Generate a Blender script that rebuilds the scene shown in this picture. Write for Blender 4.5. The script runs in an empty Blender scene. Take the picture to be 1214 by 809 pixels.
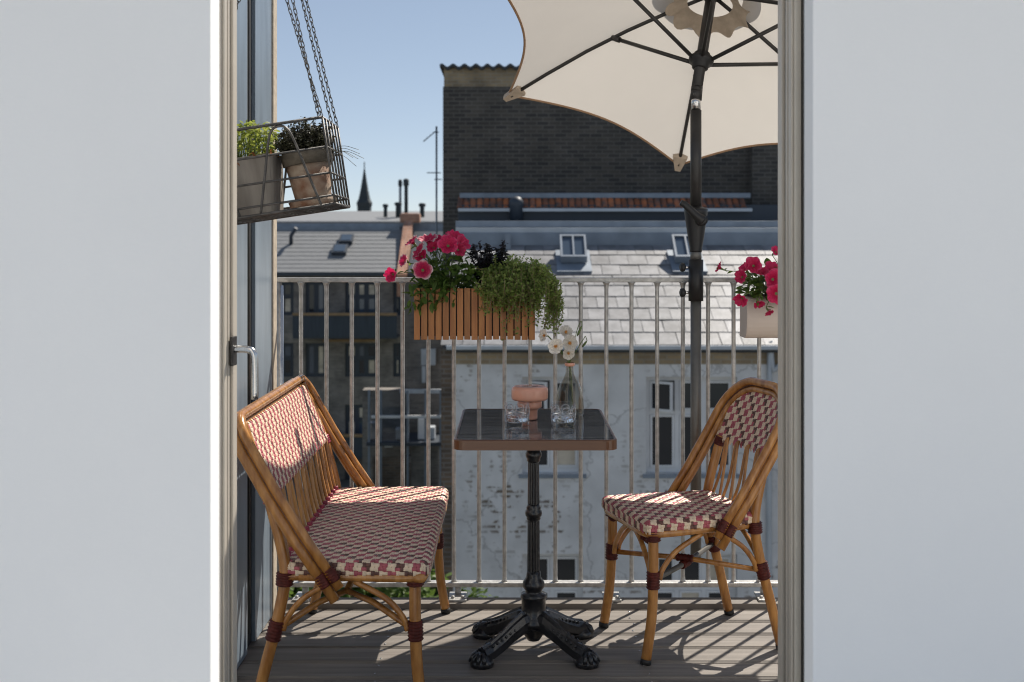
import bpy, bmesh, math, random
from mathutils import Vector, Matrix, Quaternion
R = math.radians
PI = math.pi
random.seed(7)
scene = bpy.context.scene
C = bpy.context.collection

# ------------------------------------------------------------------ camera
FPX, CX, CY, EYE = 1350.0, 607.0, 290.0, 1.326
cam_d = bpy.data.cameras.new('camera')
cam = bpy.data.objects.new('camera', cam_d)
C.objects.link(cam)
cam.location = (0, 0, EYE)
cam.rotation_euler = (R(90), 0, 0)
cam_d.sensor_width = 36
cam_d.lens = 36 * FPX / 1214
cam_d.shift_y = -(404.5 - CY) / 1214
cam_d.clip_start = 0.05
cam_d.clip_end = 3000
cam_d.dof.use_dof = True
cam_d.dof.focus_distance = 3.75
cam_d.dof.aperture_fstop = 4.5
scene.camera = cam

# ------------------------------------------------------------------ sky, sun, exposure
SUN_EL = 50.0
SUN_AZ = 37.0        # degrees from +Y towards +X
w = bpy.data.worlds.new('World')
scene.world = w
w.use_nodes = True
nt = w.node_tree
bg = nt.nodes['Background']
sky = nt.nodes.new('ShaderNodeTexSky')
sky.sky_type = 'NISHITA'
sky.sun_disc = False
sky.sun_elevation = R(SUN_EL)
sky.sun_rotation = R(SUN_AZ)
sky.altitude = 2500
sky.air_density = 0.8
sky.dust_density = 0.6
sky.ozone_density = 1.3
hsv = nt.nodes.new('ShaderNodeHueSaturation')
hsv.inputs['Saturation'].default_value = 0.95
nt.links.new(sky.outputs[0], hsv.inputs['Color'])
gam = nt.nodes.new('ShaderNodeGamma')   # softer roll-off of the whole sky, as in the hazy photograph
gam.inputs['Gamma'].default_value = 0.6
nt.links.new(hsv.outputs[0], gam.inputs['Color'])
nt.links.new(gam.outputs[0], bg.inputs[0])
bg.inputs[1].default_value = 0.138
sd = bpy.data.lights.new('sun', 'SUN')
sd.energy = 4.2
sd.angle = R(0.53)
sd.color = (1.0, 0.93, 0.83)
sun = bpy.data.objects.new('sun', sd)
C.objects.link(sun)
to_sun = Vector((math.sin(R(SUN_AZ)) * math.cos(R(SUN_EL)), math.cos(R(SUN_AZ)) * math.cos(R(SUN_EL)), math.sin(R(SUN_EL))))
sun.rotation_euler = to_sun.to_track_quat('Z', 'Y').to_euler()
sun.location = (6, 8, 12)
scene.view_settings.view_transform = 'Standard'
scene.view_settings.look = 'None'
scene.view_settings.exposure = 0.72
scene.view_settings.gamma = 1.0
scene.cycles.filter_width = 1.1

def W(x, y, Y):
    return Vector(((x - CX) / FPX * Y, Y, EYE - (y - CY) / FPX * Y))

# ------------------------------------------------------------------ materials
MATS = {}
def mat(name, col, rough=0.6, metal=0.0, var=0.0, scale=20.0, bump=0.0, bscale=None, stretch=(1, 1, 1), spec=0.5,
        col2=None, coat=0.0, trans=0.0, ior=1.45, objrand=0.0, detail=4.0):
    m = bpy.data.materials.new(name)
    m.use_nodes = True
    t = m.node_tree
    p = t.nodes['Principled BSDF']
    p.inputs['Base Color'].default_value = (*col, 1)
    p.inputs['Roughness'].default_value = rough
    p.inputs['Metallic'].default_value = metal
    p.inputs['Specular IOR Level'].default_value = spec
    p.inputs['Coat Weight'].default_value = coat
    p.inputs['Coat Roughness'].default_value = 0.1
    p.inputs['Transmission Weight'].default_value = trans
    p.inputs['IOR'].default_value = ior
    L = t.links.new
    if var > 0 or bump > 0 or col2:
        tc = t.nodes.new('ShaderNodeTexCoord')
        mp = t.nodes.new('ShaderNodeMapping')
        mp.inputs['Scale'].default_value = stretch
        L(tc.outputs['Object'], mp.inputs[0])
        vec = mp.outputs[0]
        if objrand:
            oi = t.nodes.new('ShaderNodeObjectInfo')
            ml = t.nodes.new('ShaderNodeMath'); ml.operation = 'MULTIPLY'; ml.inputs[1].default_value = 37.0
            L(oi.outputs['Random'], ml.inputs[0])
            va = t.nodes.new('ShaderNodeVectorMath'); va.operation = 'ADD'
            L(vec, va.inputs[0]); L(ml.outputs[0], va.inputs[1])
            vec = va.outputs[0]
        n = t.nodes.new('ShaderNodeTexNoise')
        n.inputs['Scale'].default_value = scale
        n.inputs['Detail'].default_value = detail
        L(vec, n.inputs['Vector'])
        c = t.nodes.new('ShaderNodeValToRGB')
        c.color_ramp.elements[0].position = 0.32
        c.color_ramp.elements[1].position = 0.68
        a = col2 if col2 else tuple(max(0, x * (1 - var)) for x in col)
        b = col if col2 else tuple(min(1, x * (1 + var)) for x in col)
        c.color_ramp.elements[0].color = (*a, 1)
        c.color_ramp.elements[1].color = (*b, 1)
        L(n.outputs['Fac'], c.inputs[0])
        out = c.outputs[0]
        if objrand:
            hs = t.nodes.new('ShaderNodeHueSaturation')
            mr = t.nodes.new('ShaderNodeMapRange')
            mr.inputs[3].default_value = 1 - objrand
            mr.inputs[4].default_value = 1 + objrand
            L(oi.outputs['Random'], mr.inputs[0])
            L(mr.outputs[0], hs.inputs['Value'])
            L(out, hs.inputs['Color'])
            out = hs.outputs[0]
        L(out, p.inputs['Base Color'])
        if bump > 0:
            n2 = t.nodes.new('ShaderNodeTexNoise')
            n2.inputs['Scale'].default_value = bscale or scale * 3
            n2.inputs['Detail'].default_value = 5
            L(vec, n2.inputs['Vector'])
            bp = t.nodes.new('ShaderNodeBump')
            bp.inputs['Strength'].default_value = bump
            bp.inputs['Distance'].default_value = 0.01
            L(n2.outputs['Fac'], bp.inputs['Height'])
            L(bp.outputs[0], p.inputs['Normal'])
    MATS[name] = m
    return m

def tlink(m): return m.node_tree.nodes, m.node_tree.links.new

def leafmat(name, col, col2, trans=0.35, rough=0.45):
    m = mat(name, col, rough, var=0.1, scale=35, col2=col2)
    N, L = tlink(m)
    p = N['Principled BSDF']
    out = N['Material Output']
    tr = N.new('ShaderNodeBsdfTranslucent')
    src = p.inputs['Base Color'].links[0].from_socket
    L(src, tr.inputs[0])
    mx = N.new('ShaderNodeMixShader'); mx.inputs[0].default_value = trans
    L(p.outputs[0], mx.inputs[1]); L(tr.outputs[0], mx.inputs[2])
    L(mx.outputs[0], out.inputs[0])
    return m

def glassmat(name, col=(1, 1, 1), rough=0.0, ior=1.45):
    # clear glass that lets shadow rays keep part of the light (thin walls)
    m = mat(name, col, rough, trans=1.0, ior=ior)
    return m

def sheetglass(name, tint=(0.75, 0.8, 0.85), refl=0.12, rough=0.02):
    m = bpy.data.materials.new(name); m.use_nodes = True
    N, L = tlink(m)
    for n in list(N):
        if n.type == 'BSDF_PRINCIPLED': N.remove(n)
    tr = N.new('ShaderNodeBsdfTransparent'); tr.inputs[0].default_value = (*tint, 1)
    gl = N.new('ShaderNodeBsdfGlossy'); gl.inputs['Roughness'].default_value = rough
    fr = N.new('ShaderNodeFresnel'); ge = N.new('ShaderNodeNewGeometry'); mr = N.new('ShaderNodeMapRange'); mr.inputs[3].default_value = 1.5; mr.inputs[4].default_value = 1 / 1.5
    L(ge.outputs['Backfacing'], mr.inputs[0]); L(mr.outputs[0], fr.inputs[0])
    mx = N.new('ShaderNodeMixShader')
    L(fr.outputs[0], mx.inputs[0]); L(tr.outputs[0], mx.inputs[1]); L(gl.outputs[0], mx.inputs[2])
    L(mx.outputs[0], N['Material Output'].inputs[0])
    return m

M_wall = mat('white_plaster', (0.93, 0.93, 0.92), 0.85, var=0.012, scale=3, bump=0.10, bscale=190)
M_floor = mat('pale_bounce_floor', (0.80, 0.77, 0.72), 0.5, var=0.12, scale=5, stretch=(0.6, 8, 1))  # lightened so the sun it reflects brightens the doorway wall
M_steel = mat('galvanised_steel', (0.42, 0.41, 0.39), 0.42, 0.5, var=0.22, scale=45, bump=0.15, bscale=220)
M_rattan = mat('bamboo_tube', (0.47, 0.22, 0.06), 0.24, var=0.3, scale=14, col2=(0.25, 0.10, 0.025), stretch=(3, 3, .8), coat=0.3)
M_wrap = mat('oxblood_binding', (0.075, 0.014, 0.010), 0.5, spec=0.25, var=0.35, scale=60)
M_crim = mat('crimson_binding', (0.26, 0.03, 0.055), 0.4, var=0.3, scale=60)
M_cream = mat('cream_strand', (0.70, 0.55, 0.40), 0.42, var=0.12, scale=90)
M_pink = mat('pink_strand', (0.37, 0.085, 0.105), 0.42, var=0.2, scale=90)
M_brown = mat('brown_strand', (0.12, 0.05, 0.038), 0.38, var=0.3, scale=90)
M_rubber = mat('black_rubber', (0.015, 0.015, 0.015), 0.6)
M_iron = mat('black_cast_iron', (0.012, 0.012, 0.014), 0.3, var=0.3, scale=30, bump=0.25, bscale=90, coat=0.35)
M_anth = mat('anthracite_metal', (0.035, 0.033, 0.032), 0.42, 0.2, var=0.15, scale=20)
M_black = mat('black_plastic', (0.012, 0.012, 0.013), 0.45, var=0.2, scale=25)
M_greytube = mat('grey_tube', (0.13, 0.125, 0.115), 0.4, 0.3, var=0.15, scale=15)
M_chrome = mat('chrome', (0.6, 0.6, 0.6), 0.2, 1.0)
M_wood = mat('oiled_teak', (0.44, 0.19, 0.058), 0.45, var=0.25, scale=9, col2=(0.27, 0.10, 0.03), stretch=(6, 6, .5), bump=0.12, bscale=60, objrand=0.2)
M_rim = mat('walnut_rim', (0.12, 0.046, 0.016), 0.32, var=0.3, scale=18, col2=(0.11, 0.042, 0.015), stretch=(.6, 3, 6), coat=0.25)
M_soil = mat('potting_soil', (0.022, 0.016, 0.012), 0.95, var=0.4, scale=80, bump=0.6)
M_liner = mat('black_liner', (0.012, 0.012, 0.012), 0.6)
M_frame = mat('cream_door_paint', (0.52, 0.47, 0.40), 0.35, var=0.04, scale=12, bump=0.03)
M_gasket = mat('dark_gasket', (0.03, 0.028, 0.025), 0.6)
M_panel = mat('blue_grey_panel', (0.20, 0.245, 0.29), 0.33, var=0.14, scale=5, stretch=(1, 3, .5), bump=0.05, bscale=40)
M_joint = mat('black_joint', (0.012, 0.012, 0.013), 0.75, var=0.3, scale=80)
M_tan = mat('beige_edge', (0.47, 0.40, 0.31), 0.8, var=0.15, scale=40)
M_wire = mat('weathered_wire', (0.085, 0.08, 0.075), 0.45, 0.5, var=0.35, scale=40)
M_conc = mat('grey_trough', (0.23, 0.205, 0.175), 0.75, var=0.3, scale=6, col2=(0.14, 0.12, 0.1), stretch=(6, 6, .6), bump=0.15)
M_terra = mat('stained_terracotta', (0.36, 0.29, 0.22), 0.85, var=0.2, scale=19, col2=(0.15, 0.06, 0.028), bump=0.35)
M_moss = mat('mossy_rim', (0.10, 0.085, 0.065), 0.9, var=0.4, scale=30, bump=0.4)
M_peach = mat('peach_ceramic', (0.66, 0.32, 0.22), 0.28, var=0.05, scale=30, coat=0.3)
M_peachw = mat('pale_cream_planter', (0.56, 0.47, 0.40), 0.5, var=0.06, scale=8)
M_stem = leafmat('stem_green', (0.14, 0.20, 0.05), (0.09, 0.13, 0.035), 0.1)
M_leaf = leafmat('petunia_leaf', (0.16, 0.25, 0.05), (0.06, 0.115, 0.024), 0.5)
M_dark = leafmat('purple_black_leaf', (0.022, 0.020, 0.024), (0.010, 0.010, 0.014), 0.1)
M_trail = leafmat('thyme_green', (0.35, 0.44, 0.12), (0.15, 0.22, 0.05), 0.5)
M_trstem = leafmat('pinkish_stem', (0.34, 0.24, 0.15), (0.22, 0.2, 0.08), 0.2)
M_yel = leafmat('yellow_green', (0.40, 0.42, 0.09), (0.18, 0.24, 0.045), 0.5)
M_thyme = leafmat('dusky_thyme', (0.075, 0.075, 0.045), (0.035, 0.032, 0.025), 0.25)
M_rust = leafmat('rusty_leaf', (0.40, 0.16, 0.055), (0.25, 0.10, 0.04), 0.3)
M_poppyc = mat('poppy_centre', (0.62, 0.26, 0.05), 0.7, var=0.3, scale=200)
M_tree = leafmat('tree_leaf', (0.14, 0.21, 0.04), (0.07, 0.12, 0.022), 0.45)
M_bark = mat('bark', (0.10, 0.075, 0.055), 0.9, var=0.3, scale=10, bump=0.4)
M_cut = glassmat('cut_glass', (1, 1, 1), 0.0)
M_vase = sheetglass('vase_glass', (0.86, 0.84, 0.80), rough=0.12)
M_clear = sheetglass('clear_glass', (0.97, 0.975, 0.98))
M_water = glassmat('water', (1, 1, 1), 0.0, 1.33)
M_sheet = sheetglass('door_glass')

def flowermat(name, stops, trans=0.35):
    m = bpy.data.materials.new(name); m.use_nodes = True
    N, L = tlink(m)
    p = N['Principled BSDF']; p.inputs['Roughness'].default_value = 0.6
    tc = N.new('ShaderNodeTexCoord'); ln = N.new('ShaderNodeVectorMath'); ln.operation = 'LENGTH'
    mp = N.new('ShaderNodeMapping'); mp.inputs['Scale'].default_value = (1, 1, 0)
    L(tc.outputs['Object'], mp.inputs[0])
    no = N.new('ShaderNodeTexNoise'); no.inputs['Scale'].default_value = 3.5
    L(tc.outputs['Object'], no.inputs['Vector'])
    L(mp.outputs[0], ln.inputs[0])
    ad = N.new('ShaderNodeMath'); ad.operation = 'MULTIPLY_ADD'; ad.inputs[1].default_value = 0.35
    L(no.outputs['Fac'], ad.inputs[0])
    sb = N.new('ShaderNodeMath'); sb.operation = 'SUBTRACT'; sb.inputs[1].default_value = 0.17
    L(ln.outputs['Value'], ad.inputs[2]); L(ad.outputs[0], sb.inputs[0])
    ns = N.new('ShaderNodeTexNoise'); ns.inputs['Scale'].default_value = 9.0; ns.inputs['Detail'].default_value = 3
    oi = N.new('ShaderNodeObjectInfo')
    L(tc.outputs['Object'], ns.inputs['Vector'])
    cr = N.new('ShaderNodeValToRGB')
    e = cr.color_ramp.elements
    e[0].position, e[0].color = stops[0][0], (*stops[0][1], 1)
    e[1].position, e[1].color = stops[-1][0], (*stops[-1][1], 1)
    for q, c in stops[1:-1]:
        k = e.new(q); k.color = (*c, 1)
    L(sb.outputs[0], cr.inputs[0])
    v1 = N.new('ShaderNodeMapRange'); v1.inputs[1].default_value = .35; v1.inputs[2].default_value = .65; v1.inputs[3].default_value = .72; v1.inputs[4].default_value = 1.12
    L(ns.outputs['Fac'], v1.inputs[0])
    v2 = N.new('ShaderNodeMapRange'); v2.inputs[3].default_value = .78; v2.inputs[4].default_value = 1.15
    L(oi.outputs['Random'], v2.inputs[0])
    vm = N.new('ShaderNodeMath'); vm.operation = 'MULTIPLY'; L(v1.outputs[0], vm.inputs[0]); L(v2.outputs[0], vm.inputs[1])
    hs = N.new('ShaderNodeHueSaturation'); L(vm.outputs[0], hs.inputs['Value']); L(cr.outputs[0], hs.inputs['Color'])
    L(hs.outputs[0], p.inputs['Base Color'])
    tr = N.new('ShaderNodeBsdfTranslucent'); L(hs.outputs[0], tr.inputs[0])
    mx = N.new('ShaderNodeMixShader'); mx.inputs[0].default_value = trans
    L(p.outputs[0], mx.inputs[1]); L(tr.outputs[0], mx.inputs[2]); L(mx.outputs[0], N['Material Output'].inputs[0])
    return m
M_pet = flowermat('petunia_pink', [(0.0, (0.65, 0.52, 0.2)), (0.10, (0.40, 0.05, 0.09)), (0.25, (0.50, 0.006, 0.065)), (0.8, (0.60, 0.010, 0.095)), (1.0, (0.68, 0.07, 0.18))])
M_petw = flowermat('petunia_pale_edge', [(0.0, (0.75, 0.62, 0.25)), (0.2, (0.52, 0.008, 0.07)), (0.7, (0.62, 0.02, 0.11)), (0.9, (0.78, 0.36, 0.40)), (1.0, (0.85, 0.72, 0.70))])
M_pop = flowermat('poppy_white', [(0.0, (0.66, 0.30, 0.07)), (0.14, (0.72, 0.50, 0.26)), (0.28, (0.82, 0.74, 0.62)), (1.0, (0.86, 0.80, 0.72))])

def fabric():
    m = mat('cream_canvas', (0.64, 0.605, 0.56), 0.85, var=0.03, scale=6, bump=0.08, bscale=600)
    N, L = tlink(m); p = N['Principled BSDF']
    tr = N.new('ShaderNodeBsdfTranslucent'); tr.inputs[0].default_value = (0.47, 0.445, 0.41, 1)
    mx = N.new('ShaderNodeMixShader'); mx.inputs[0].default_value = 0.42
    L(p.outputs[0], mx.inputs[1]); L(tr.outputs[0], mx.inputs[2]); L(mx.outputs[0], N['Material Output'].inputs[0])
    return m
M_canvas = fabric()
M_bind = mat('tan_binding', (0.36, 0.22, 0.13), 0.8, var=0.1, scale=40)
M_pocket = mat('tan_pocket', (0.48, 0.39, 0.30), 0.8, var=0.1, scale=40)

def deckmat():
    m = mat('weathered_decking', (0.215, 0.19, 0.165), 0.62, var=0.25, scale=2.6, col2=(0.125, 0.108, 0.092), stretch=(0.9, 14, 1), bump=0.0, objrand=0.12)
    N, L = tlink(m); p = N['Principled BSDF']
    tc = N.new('ShaderNodeTexCoord')
    wv = N.new('ShaderNodeTexWave'); wv.bands_direction = 'Y'; wv.inputs['Scale'].default_value = 36; wv.inputs['Distortion'].default_value = 0.25
    L(tc.outputs['Object'], wv.inputs['Vector'])
    no = N.new('ShaderNodeTexNoise'); no.inputs['Scale'].default_value = 40
    mp = N.new('ShaderNodeMapping'); mp.inputs['Scale'].default_value = (0.3, 3, 1)
    L(tc.outputs['Object'], mp.inputs[0]); L(mp.outputs[0], no.inputs['Vector'])
    ad = N.new('ShaderNodeMath'); ad.operation = 'MULTIPLY_ADD'; ad.inputs[1].default_value = 0.35
    L(no.outputs['Fac'], ad.inputs[0]); L(wv.outputs['Fac'], ad.inputs[2])
    bp = N.new('ShaderNodeBump'); bp.inputs['Strength'].default_value = 0.35; bp.inputs['Distance'].default_value = 0.003
    L(ad.outputs[0], bp.inputs['Height']); L(bp.outputs[0], p.inputs['Normal'])
    return m
M_deck = deckmat()

def stonetop():
    m = mat('dark_stone_top', (0.17, 0.17, 0.17), 0.05, var=0.5, scale=5, col2=(0.045, 0.046, 0.048), stretch=(1, 7, 1), detail=9)
    N, L = tlink(m); p = N['Principled BSDF']
    p.inputs['Specular IOR Level'].default_value = 0.9
    tc = N.new('ShaderNodeTexCoord'); mp = N.new('ShaderNodeMapping'); mp.inputs['Scale'].default_value = (3, 26, 1)
    L(tc.outputs['Object'], mp.inputs[0])
    no = N.new('ShaderNodeTexNoise'); no.inputs['Scale'].default_value = 3; no.inputs['Detail'].default_value = 8
    L(mp.outputs[0], no.inputs['Vector'])
    bp = N.new('ShaderNodeBump'); bp.inputs['Strength'].default_value = 0.12; bp.inputs['Distance'].default_value = 0.002
    L(no.outputs['Fac'], bp.inputs['Height']); L(bp.outputs[0], p.inputs['Normal'])
    return m
M_top = stonetop()

def brickmat(name, c1, c2, mortar, bw=0.23, bh=0.07, spots=0.35):
    m = bpy.data.materials.new(name); m.use_nodes = True
    N, L = tlink(m); p = N['Principled BSDF']; p.inputs['Roughness'].default_value = 0.9
    tc = N.new('ShaderNodeTexCoord')
    sp = N.new('ShaderNodeSeparateXYZ'); cb = N.new('ShaderNodeCombineXYZ')
    L(tc.outputs['Object'], sp.inputs[0]); 
    ad = N.new('ShaderNodeMath'); ad.operation = 'ADD'
    L(sp.outputs[0], ad.inputs[0]); L(sp.outputs[1], ad.inputs[1])
    L(ad.outputs[0], cb.inputs[0]); L(sp.outputs[2], cb.inputs[1])
    b = N.new('ShaderNodeTexBrick')
    b.inputs['Scale'].default_value = 1.0
    b.inputs['Brick Width'].default_value = bw
    b.inputs['Row Height'].default_value = bh
    b.inputs['Mortar Size'].default_value = 0.011
    b.inputs['Color1'].default_value = (*c1, 1); b.inputs['Color2'].default_value = (*c2, 1); b.inputs['Mortar'].default_value = (*mortar, 1)
    L(cb.outputs[0], b.inputs['Vector'])
    n = N.new('ShaderNodeTexNoise'); n.inputs['Scale'].default_value = 1.7; n.inputs['Detail'].default_value = 8
    L(tc.outputs['Object'], n.inputs['Vector'])
    mr = N.new('ShaderNodeMapRange'); mr.inputs[1].default_value = 0.3; mr.inputs[2].default_value = 0.7
    mr.inputs[3].default_value = 1 - spots; mr.inputs[4].default_value = 1 + spots
    L(n.outputs['Fac'], mr.inputs[0])
    hs = N.new('ShaderNodeHueSaturation'); L(mr.outputs[0], hs.inputs['Value']); L(b.outputs['Color'], hs.inputs['Color'])
    L(hs.outputs[0], p.inputs['Base Color'])
    bp = N.new('ShaderNodeBump'); bp.inputs['Strength'].default_value = 0.6; bp.inputs['Distance'].default_value = 0.01; bp.invert = True
    L(b.outputs['Fac'], bp.inputs['Height']); L(bp.outputs[0], p.inputs['Normal'])
    return m
M_brickdark = brickmat('sooty_brick', (0.095, 0.082, 0.068), (0.05, 0.045, 0.042), (0.125, 0.115, 0.10), 0.25, 0.085, 0.22)
M_brickband = brickmat('yellow_brick', (0.36, 0.27, 0.16), (0.25, 0.19, 0.12), (0.3, 0.26, 0.2))
M_brickfar = brickmat('far_brick', (0.22, 0.195, 0.17), (0.14, 0.125, 0.11), (0.19, 0.18, 0.165))
M_brickorange = brickmat('orange_brick', (0.42, 0.20, 0.12), (0.33, 0.14, 0.08), (0.4, 0.3, 0.24))
M_brickpier = brickmat('pier_brick', (0.15, 0.105, 0.07), (0.09, 0.07, 0.055), (0.16, 0.14, 0.12))

def plaster():
    m = mat('worn_white_plaster', (0.70, 0.695, 0.685), 0.9, var=0.12, scale=2.2, col2=(0.55, 0.545, 0.535), bump=0.2, bscale=25, detail=9)
    N, L = tlink(m); p = N['Principled BSDF']
    src = p.inputs['Base Color'].links[0].from_socket
    tc = N.new('ShaderNodeTexCoord')
    sp = N.new('ShaderNodeSeparateXYZ'); cb = N.new('ShaderNodeCombineXYZ')
    L(tc.outputs['Object'], sp.inputs[0]); L(sp.outputs[0], cb.inputs[0]); L(sp.outputs[2], cb.inputs[1])
    b = N.new('ShaderNodeTexBrick'); b.inputs['Scale'].default_value = 1; b.inputs['Brick Width'].default_value = .23; b.inputs['Row Height'].default_value = .075
    b.inputs['Mortar Size'].default_value = 0.018
    b.inputs['Color1'].default_value = (0.13, 0.10, 0.075, 1); b.inputs['Color2'].default_value = (0.21, 0.17, 0.13, 1); b.inputs['Mortar'].default_value = (.54, .53, .51, 1)
    L(cb.outputs[0], b.inputs['Vector'])
    n1 = N.new('ShaderNodeTexNoise'); n1.inputs['Scale'].default_value = 0.55; n1.inputs['Detail'].default_value = 3
    n2 = N.new('ShaderNodeTexNoise'); n2.inputs['Scale'].default_value = 5.5; n2.inputs['Detail'].default_value = 3
    L(tc.outputs['Object'], n1.inputs['Vector']); L(tc.outputs['Object'], n2.inputs['Vector'])
    g1 = N.new('ShaderNodeMapRange'); g1.inputs[1].default_value = .46; g1.inputs[2].default_value = .60; L(n1.outputs['Fac'], g1.inputs[0])
    mu = N.new('ShaderNodeMath'); mu.operation = 'MULTIPLY'; L(g1.outputs[0], mu.inputs[0])
    g2 = N.new('ShaderNodeMapRange'); g2.inputs[1].default_value = .52; g2.inputs[2].default_value = .6; L(n2.outputs['Fac'], g2.inputs[0])
    L(g2.outputs[0], mu.inputs[1])
    mix = N.new('ShaderNodeMix'); mix.data_type = 'RGBA'
    L(mu.outputs[0], mix.inputs['Factor']); L(src, mix.inputs['A']); L(b.outputs['Color'], mix.inputs['B'])
    # hairline cracks
    v = N.new('ShaderNodeTexVoronoi'); v.feature = 'DISTANCE_TO_EDGE'; v.inputs['Scale'].default_value = 0.55
    nd = N.new('ShaderNodeTexNoise'); nd.inputs['Scale'].default_value = 3.0; nd.inputs['Detail'].default_value = 6
    L(tc.outputs['Object'], nd.inputs['Vector'])
    va = N.new('ShaderNodeVectorMath'); va.operation = 'MULTIPLY_ADD'; va.inputs[1].default_value = (.7, .7, .7)
    L(nd.outputs['Color'], va.inputs[0]); L(tc.outputs['Object'], va.inputs[2]); L(va.outputs[0], v.inputs['Vector'])
    g3 = N.new('ShaderNodeMapRange'); g3.inputs[1].default_value = 0.0; g3.inputs[2].default_value = .012; g3.inputs[3].default_value = .5; g3.inputs[4].default_value = 0
    L(v.outputs['Distance'], g3.inputs[0])
    mix2 = N.new('ShaderNodeMix'); mix2.data_type = 'RGBA'; mix2.inputs['B'].default_value = (.2, .19, .18, 1)
    L(g3.outputs[0], mix2.inputs['Factor']); L(mix.outputs['Result'], mix2.inputs['A'])
    L(mix2.outputs['Result'], p.inputs['Base Color'])
    return m
M_plaster = plaster()
M_slate = mat('pale_slate', (0.20, 0.20, 0.207), 0.5, var=0.28, scale=4, bump=0.25, bscale=24, objrand=0.2)
M_slatefar = mat('far_slate', (0.19, 0.195, 0.2), 0.6, var=0.15, scale=4, stretch=(1, 6, 6))
M_zinc = mat('blue_zinc', (0.20, 0.235, 0.28), 0.5, 0.2, var=0.15, scale=3)
M_zincl = mat('light_zinc', (0.42, 0.45, 0.48), 0.45, 0.2, var=0.1, scale=3)
M_under = mat('roof_underlay', (0.06, 0.065, 0.07), 0.8)
M_tile = mat('mossy_pantile', (0.42, 0.13, 0.045), 0.85, var=0.3, scale=3, col2=(0.07, 0.06, 0.055), objrand=0.35)
M_white = mat('white_window_paint', (0.66, 0.66, 0.66), 0.5, var=0.06, scale=5)
M_pane = mat('window_pane', (0.018, 0.022, 0.028), 0.05, spec=0.6)
M_paneb = mat('skylight_pane', (0.06, 0.085, 0.12), 0.06, spec=0.8)
M_curt = mat('curtained_pane', (0.5, 0.44, 0.35), 0.15, var=0.3, scale=3)
M_navy = mat('navy_balcony', (0.028, 0.04, 0.056), 0.55, var=0.2, scale=3, stretch=(6, 1, .3))
M_navyl = mat('navy_frame', (0.035, 0.045, 0.06), 0.5)
M_timber = mat('timber_rail', (0.26, 0.17, 0.09), 0.7, var=0.2, scale=6)
M_ground = mat('courtyard_paving', (0.13, 0.125, 0.115), 0.9, var=0.25, scale=0.8, bump=0.2)
M_lawn = mat('lawn', (0.075, 0.12, 0.03), 0.9, var=0.3, scale=2, bump=0.5)
M_spire = mat('copper_dark', (0.035, 0.045, 0.05), 0.7, var=0.2, scale=1)
M_clut = mat('mixed_clutter', (0.4, 0.36, 0.32), 0.8, var=0.4, scale=2)

# ------------------------------------------------------------------ mesh helpers
def box(bm, x0, x1, y0, y1, z0, z1, bev=0.0, M=None, mi=0):
    vs = [bm.verts.new((x, y, z)) for x in (x0, x1) for y in (y0, y1) for z in (z0, z1)]
    F = [(0, 1, 3, 2), (4, 6, 7, 5), (0, 4, 5, 1), (2, 3, 7, 6), (0, 2, 6, 4), (1, 5, 7, 3)]
    fs = [bm.faces.new([vs[i] for i in f]) for f in F]
    for f in fs: f.material_index = mi
    if bev > 0:
        es = {e for f in fs for e in f.edges}
        r = bmesh.ops.bevel(bm, geom=list(es), offset=bev, segments=2, affect='EDGES', profile=0.6)
        vs = list({v for f in r['faces'] for v in f.verts} | {v for v in vs if v.is_valid})
    if M is not None:
        for v in vs: v.co = M @ v.co
    return vs

def tube(bm, pts, r, seg=10, caps=True, closed=False, mi=0):
    pts = [Vector(p) for p in pts]
    n = len(pts)
    rs = r if isinstance(r, (list, tuple)) else [r] * n
    T = []
    for i in range(n):
        a = pts[(i - 1) % n] if (closed or i > 0) else pts[i]
        b = pts[(i + 1) % n] if (closed or i < n - 1) else pts[i]
        T.append((b - a).normalized())
    up = Vector((0, 0, 1)) if abs(T[0].z) < 0.9 else Vector((1, 0, 0))
    N = (up - T[0] * up.dot(T[0])).normalized()
    rings = []
    for i in range(n):
        if i > 0:
            q = T[i - 1].rotation_difference(T[i])
            N = q @ N
            N = (N - T[i] * N.dot(T[i])).normalized()
        B = T[i].cross(N)
        rings.append([bm.verts.new(pts[i] + rs[i] * (math.cos(2 * PI * k / seg) * N + math.sin(2 * PI * k / seg) * B)) for k in range(seg)])
    m = n if closed else n - 1
    for i in range(m):
        a, b = rings[i], rings[(i + 1) % n]
        for k in range(seg):
            f = bm.faces.new((a[k], a[(k + 1) % seg], b[(k + 1) % seg], b[k])); f.smooth = True; f.material_index = mi
    if caps and not closed:
        f = bm.faces.new(rings[0][::-1]); f.material_index = mi
        f = bm.faces.new(rings[-1]); f.material_index = mi

def lathe(bm, prof, seg=32, c=(0, 0, 0), mi=0, M=None, cap=True):
    c = Vector(c)
    rings = []
    for r, z in prof:
        ring = []
        for k in range(seg):
            p = Vector((r * math.cos(2 * PI * k / seg), r * math.sin(2 * PI * k / seg), z))
            if M is not None: p = M @ p
            ring.append(bm.verts.new(p + c))
        rings.append(ring)
    for i in range(len(rings) - 1):
        a, b = rings[i], rings[i + 1]
        for k in range(seg):
            f = bm.faces.new((a[k], a[(k + 1) % seg], b[(k + 1) % seg], b[k])); f.smooth = True; f.material_index = mi
    if cap:
        f = bm.faces.new(rings[0][::-1]); f.material_index = mi
        f = bm.faces.new(rings[-1]); f.material_index = mi

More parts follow.
